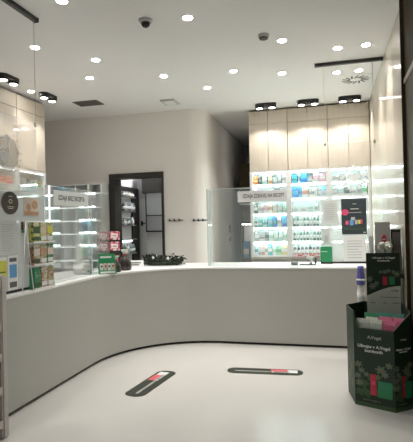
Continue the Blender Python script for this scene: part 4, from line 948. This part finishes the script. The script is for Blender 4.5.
# corner posts beside the front cut-out
ub = (C - B).normalized()
for s, w in ((B, ub * .03),):
    prism(bm, [s + Vector((0, 0, zf)), s + w + Vector((0, 0, zf)), s + w * .4 + Vector((0, 0, ztop)), s + Vector((0, 0, ztop))], Vector((.002, .006, 0)))
obj('corner_ear', bm, M['darkgreen'], t)
FF = Face(B, ub, (0, 0, 1)); LF = (C - B).length
def dec(face, par, LFx):
    face.text('brand_lettering', 'A.Vogel', LFx * .52, zf - .085, LFx * .34, M['inkl'], par, .002)
    face.text('slogan_lettering', 'Uživajte v A.Vogel\nbombonih', LFx * .5, zf - .165, LFx * .80, M['textw'], par, .002)
    face.text('web_lettering', 'www.avogel.si', LFx * .42, .055, LFx * .44, M['flower'], par, .002)
    for px, py, r in ((.10, .36, .03), (.18, .31, .026), (.08, .26, .028), (.30, .28, .022), (.66, .335, .04), (.76, .30, .03), (.58, .27, .026), (.12, .20, .03), (.86, .38, .028)):
        pts = []
        for k in range(24):
            a = 2 * PI * k / 24; rr_ = r * (1 + .35 * math.cos(6 * a + px * 20)); pts.append((LFx * px + rr_ * math.cos(a), py + rr_ * .8 * math.sin(a)))
        face.poly('printed_flower', pts, M['flower'], par, .0008, .0018)
    for px, py, r in ((.2, .2, .05), (.45, .25, .045), (.55, .14, .05), (.3, .12, .05), (.85, .2, .05), (.14, .12, .04)):
        face.poly('printed_leaves', [(LFx * px + r * (1 + .3 * math.cos(5 * a)) * math.cos(a), py + r * .7 * (1 + .3 * math.sin(4 * a)) * math.sin(a)) for a in [2 * PI * k / 24 for k in range(24)]], M['leafp'], par, .0002, .0008)
    face.rect('printed_red_pack', LFx * .40, LFx * .55, .11, .29, M['red'], par, .0012, .0026); face.rect('printed_green_pack', LFx * .58, LFx * .93, .10, .24, M['green'], par, .0012, .0026)
    face.rect('pack_line', LFx * .6, LFx * .9, .19, .195, M['teal'], par, .0026, .003); face.rect('pack_line', LFx * .43, LFx * .52, .2, .23, M['pink'], par, .0026, .003)
    face.rect('lower_border', .0, LFx, .0, .035, M['green'] if False else M['leafp'], par, .0005, .0012)
dec(FF, fp_, LF)
ur = (D - C).normalized(); FR = Face(C, ur, (0, 0, 1)); dec(FR, rp_, (D - C).length)
FL = Face(A, (B - A), (0, 0, 1)); lp_ = [c for c in t.children if c.name.startswith('left_panel')][0]
for px, py, r in ((.3, .34, .03), (.6, .28, .04), (.35, .2, .05), (.7, .16, .04), (.5, .42, .025)):
    FL.poly('printed_flower', [((B - A).length * px + r * (1 + .3 * math.cos(5 * a)) * math.cos(a), py + r * (1 + .3 * math.cos(5 * a)) * math.sin(a)) for a in [2 * PI * k / 20 for k in range(20)]], M['flower'], lp_, .0008, .0018)
# packs heaped in the bin
gi = 0
def inside(u, v): return B + ub * (LF * u) + Vector((-ub.y, ub.x, 0)) * v
heap = [('whitebag', 'white and green', .17, .075, .02, .2), ('whitebag', 'white and green', .50, .08, .02, -.2), ('pinkbag', 'pink', .83, .075, .02, .2), ('whitebag', 'white and green', .33, .15, .025, -.15), ('pinkbag', 'pink', .68, .15, .04, .1), ('pinkbag', 'pink', 1.02, .15, .04, .1), ('green', 'dark green', .22, .225, .05, .1), ('teal', 'teal', .57, .225, .06, 0), ('teal', 'teal', .92, .23, .06, .1), ('green', 'dark green', .60, .30, .05, 0)]
for k, (m_, cname, u, v, dz, rz) in enumerate(heap):
    p = inside(u, v); p.z = zf - .075
    bm = bmesh.new(); w2, d2, h2 = .055, .018, .125 + dz * .9
    for (zz, sw, sd) in ((0, 1, .25), (.03, 1, 1), (.5 * h2, 1.0, 1.1), (h2 - .03, 1, .8), (h2, 1.02, .15)): pass
    prof = [(0, 1, .25), (.03, 1, 1), (.5 * h2, 1.0, 1.1), (h2 - .03, 1, .8), (h2, 1.02, .15)]
    rings = [[bm.verts.new((sx * w2 * sw, sy_ * d2 * sd, z)) for sx, sy_ in ((-1, -1), (1, -1), (1, 1), (-1, 1))] for z, sw, sd in prof]
    for a, b in zip(rings, rings[1:]):
        for i in range(4): bm.faces.new([a[i], a[(i + 1) % 4], b[(i + 1) % 4], b[i]])
    bm.faces.new(rings[0][::-1]); bm.faces.new(rings[-1])
    o = obj('sweet_bag', bm, M[m_]); o.location = p; o.rotation_euler = (random.uniform(-.05, -.01), random.uniform(-.05, .05), math.atan2(ub.y, ub.x) + rz * .5)
    tag(o, f'{cname} bag of sweets in the dark green bin, {["leftmost in the front row", "middle of the front row", "rightmost in the front row", "leftmost in the second row", "middle of the second row", "rightmost in the second row", "leftmost in the third row", "middle of the third row", "rightmost in the third row", "at the very back"][k]}', 'bag', 'sweet bags in the green bin')
# header card standing in the rear of the bin
hx0, hx1 = at(366.5, 280, Y=4.78).x, XR - .064
hz1, hz0 = at(370, 253, Y=4.78).z, .3
t2 = thing('header_card', 'dark green header card with a pale lower swoosh standing at the bin rear', 'display card', ((hx0 + hx1) / 2, 4.78, hz0))
FH = Face((hx0, 4.775, 0), (1, 0, 0), (0, 0, 1)); WH = hx1 - hx0
hzb = at(370, 306, Y=4.78).z
FH.rect('card', 0, WH, zf - .085, hz1, M['darkgreen'], t2, -.008, 0)
FH.poly('pale_swoosh', [(0, hzb - .1)] + [(WH * q / 10, hzb + .10 + .095 * math.sin(q / 10 * PI * .5)) for q in range(11)] + [(WH, hzb - .1)], M['swoosh'], t2, .0002, .001)
FH.text('slogan_lettering', 'Uživajte v A.Vogel\nbombonih', WH * .52, hz1 - .055, WH * .66, M['textw'], t2, .002)
FH.text('brand_lettering', 'A.Vogel', WH * .83, hzb + .145, WH * .22, M['textd'], t2, .002)
FH.rect('printed_red_pack', WH * .48, WH * .62, hzb + .205, hzb + .285, M['red'], t2, .001, .002); FH.rect('printed_green_pack', WH * .67, WH * .84, hzb + .21, hzb + .285, M['green'], t2, .001, .002)
for px, py, r in ((.1, .26, .025), (.18, .19, .03), (.55, .33, .02), (.66, .34, .018), (.9, .31, .025), (.3, .22, .02), (.42, .33, .015), (.8, .33, .017)):
    FH.poly('printed_flower', [(WH * px + r * (1 + .35 * math.cos(6 * a)) * math.cos(a), hzb + py + r * (1 + .35 * math.cos(6 * a)) * math.sin(a)) for a in [2 * PI * k / 24 for k in range(24)]], M['flower'], t2, .0009, .0015)
for k, (a0, a1) in enumerate(((.1, .25), (.48, .58), (.75, .95))): FH.rect('printed_line', WH * a0, WH * a1, hzb + .03, hzb + .036, M['grey'], t2, .001, .0016)
FH.rect('printed_line', WH * .4, WH * .95, hzb + .085, hzb + .09, M['grey'], t2, .001, .0016)

# ------------------------------------------------------------------ rack at the near left
q = at(10.2, 436, Z=0)
fx, fy = q.x, q.y
bx, ny = -2.69, fy - .75
zrt = at(5, 275, X=fx).z
t = thing('floor_rack', 'taupe floor rack with lipped shelves cut by the left picture edge', 'rack', ((fx + bx) / 2, (fy + ny) / 2, 0))
for y, th_ in ((fy - .07, .07), (ny, .03)):
    bm = bmesh.new(); box(bm, bx, fx - .002, y, y + th_, 0, zrt, bevel=.012); obj('side_panel', bm, M['rackpale'], t)
bm = bmesh.new(); box(bm, bx, bx + .015, ny + .03, fy - .07, .05, zrt); obj('back_panel', bm, M['rackpale'], t)
for i, y in enumerate((283, 327, 357, 390, 424)):
    z = at(4, y, X=fx).z
    bm = bmesh.new(); box(bm, bx + .015, fx - .012, ny + .03, fy - .07, z - .02, z); s = obj('shelf', bm, M['rackpale'], t)
    bm = bmesh.new(); box(bm, fx - .012, fx, ny + .03, fy - .07, z - .03, z + .03, bevel=.005); obj('shelf_lip', bm, M['rackpale'], s)
for i, (cname, m_) in enumerate((('dark', 'ink'), ('grey', 'papergrey'), ('dark', 'grey'))):
    z = at(4, [327, 357, 390][i], X=fx).z
    for j in range(4):
        bm = bmesh.new(); yy = fy - .085 - j * .15 - .13; box(bm, bx + .04, fx - .03, yy, yy + .13, z + .002, z + .15, bevel=.004); box(bm, fx - .031, fx - .028, yy + .01, yy + .12, z + .06, z + .12, 1)
        tag(rebase(obj('carton', bm, [M[m_], M['rackgrey']]), ((bx + fx) / 2, yy + .065, z + .002)), f'{cname} carton on the {["second", "third", "fourth"][i]} shelf of the near left rack, {ORD[j]} from the far end', 'carton', 'cartons in the near left rack')

# ------------------------------------------------------------------ floor stickers
def sticker(label, p0, p1, w, flip):
    P, Q = Vector((p0.x, p0.y, 0)), Vector((p1.x, p1.y, 0)); u = (Q - P).normalized(); L = (Q - P).length
    t = thing('floor_sticker', label, 'floor sticker', (P + Q) / 2, group='distance stickers on the floor')
    F = Face(P, u, Vector((-u.y, u.x, 0)))
    def pill(x0, x1, hw, r, n=8):
        out = []
        for cx, cy_, a0 in ((x1 - r, hw - r, 0), (x0 + r, hw - r, PI / 2), (x0 + r, -hw + r, PI), (x1 - r, -hw + r, 3 * PI / 2)):
            out += [(cx + r * math.cos(a0 + k * PI / 2 / n), cy_ + r * math.sin(a0 + k * PI / 2 / n)) for k in range(n + 1)]
        return out
    F.poly('sheet', pill(0, L, w / 2, w * .42), M['sticker'], t, .0003, .0015)
    F.rect('white_field', L * .58, L * .93, -w * .12, w * .36, M['papergrey'], t, .0015, .0022)
    F.rect('red_field', L * .58, L * .80, w * .05, w * .40, M['stickerred'], t, .0022, .0028)
    F.rect('pale_stripe', L * .10, L * .60, -w * .10, w * .04, M['stickergrey'], t, .0015, .0022)
    for k in range(2): F.rect('dark_line', L * .62, L * .82, -w * .1 + k * w * .09, -w * .06 + k * w * .09, M['sticker'], t, .0028, .0032)
    return t
sticker('long black floor sticker lying askew toward the left counter', at(131.5, 396.5, Z=0), at(169.5, 371, Z=0), .22, 0)
sticker('long black floor sticker lying parallel to the back counter', at(227.5, 370, Z=0), at(303, 373, Z=0), .20, 0)

# ------------------------------------------------------------------ light
wld = bpy.data.worlds.new('added_ambient_fill'); scn.world = wld; wld.use_nodes = True  # ambient fill added through the open near side of the room
wld.node_tree.nodes['Background'].inputs[0].default_value = (.95, .97, 1, 1); wld.node_tree.nodes['Background'].inputs[1].default_value = .22
vs = scn.view_settings; vs.view_transform = 'Standard'; vs.look = 'None'; vs.gamma = 1; vs.use_curve_mapping = False
vs.exposure = 0.0
try: scn.cycles.use_denoising = True; scn.cycles.max_bounces = 10; scn.cycles.transparent_max_bounces = 16; scn.cycles.sample_clamp_indirect = 6
except Exception: pass
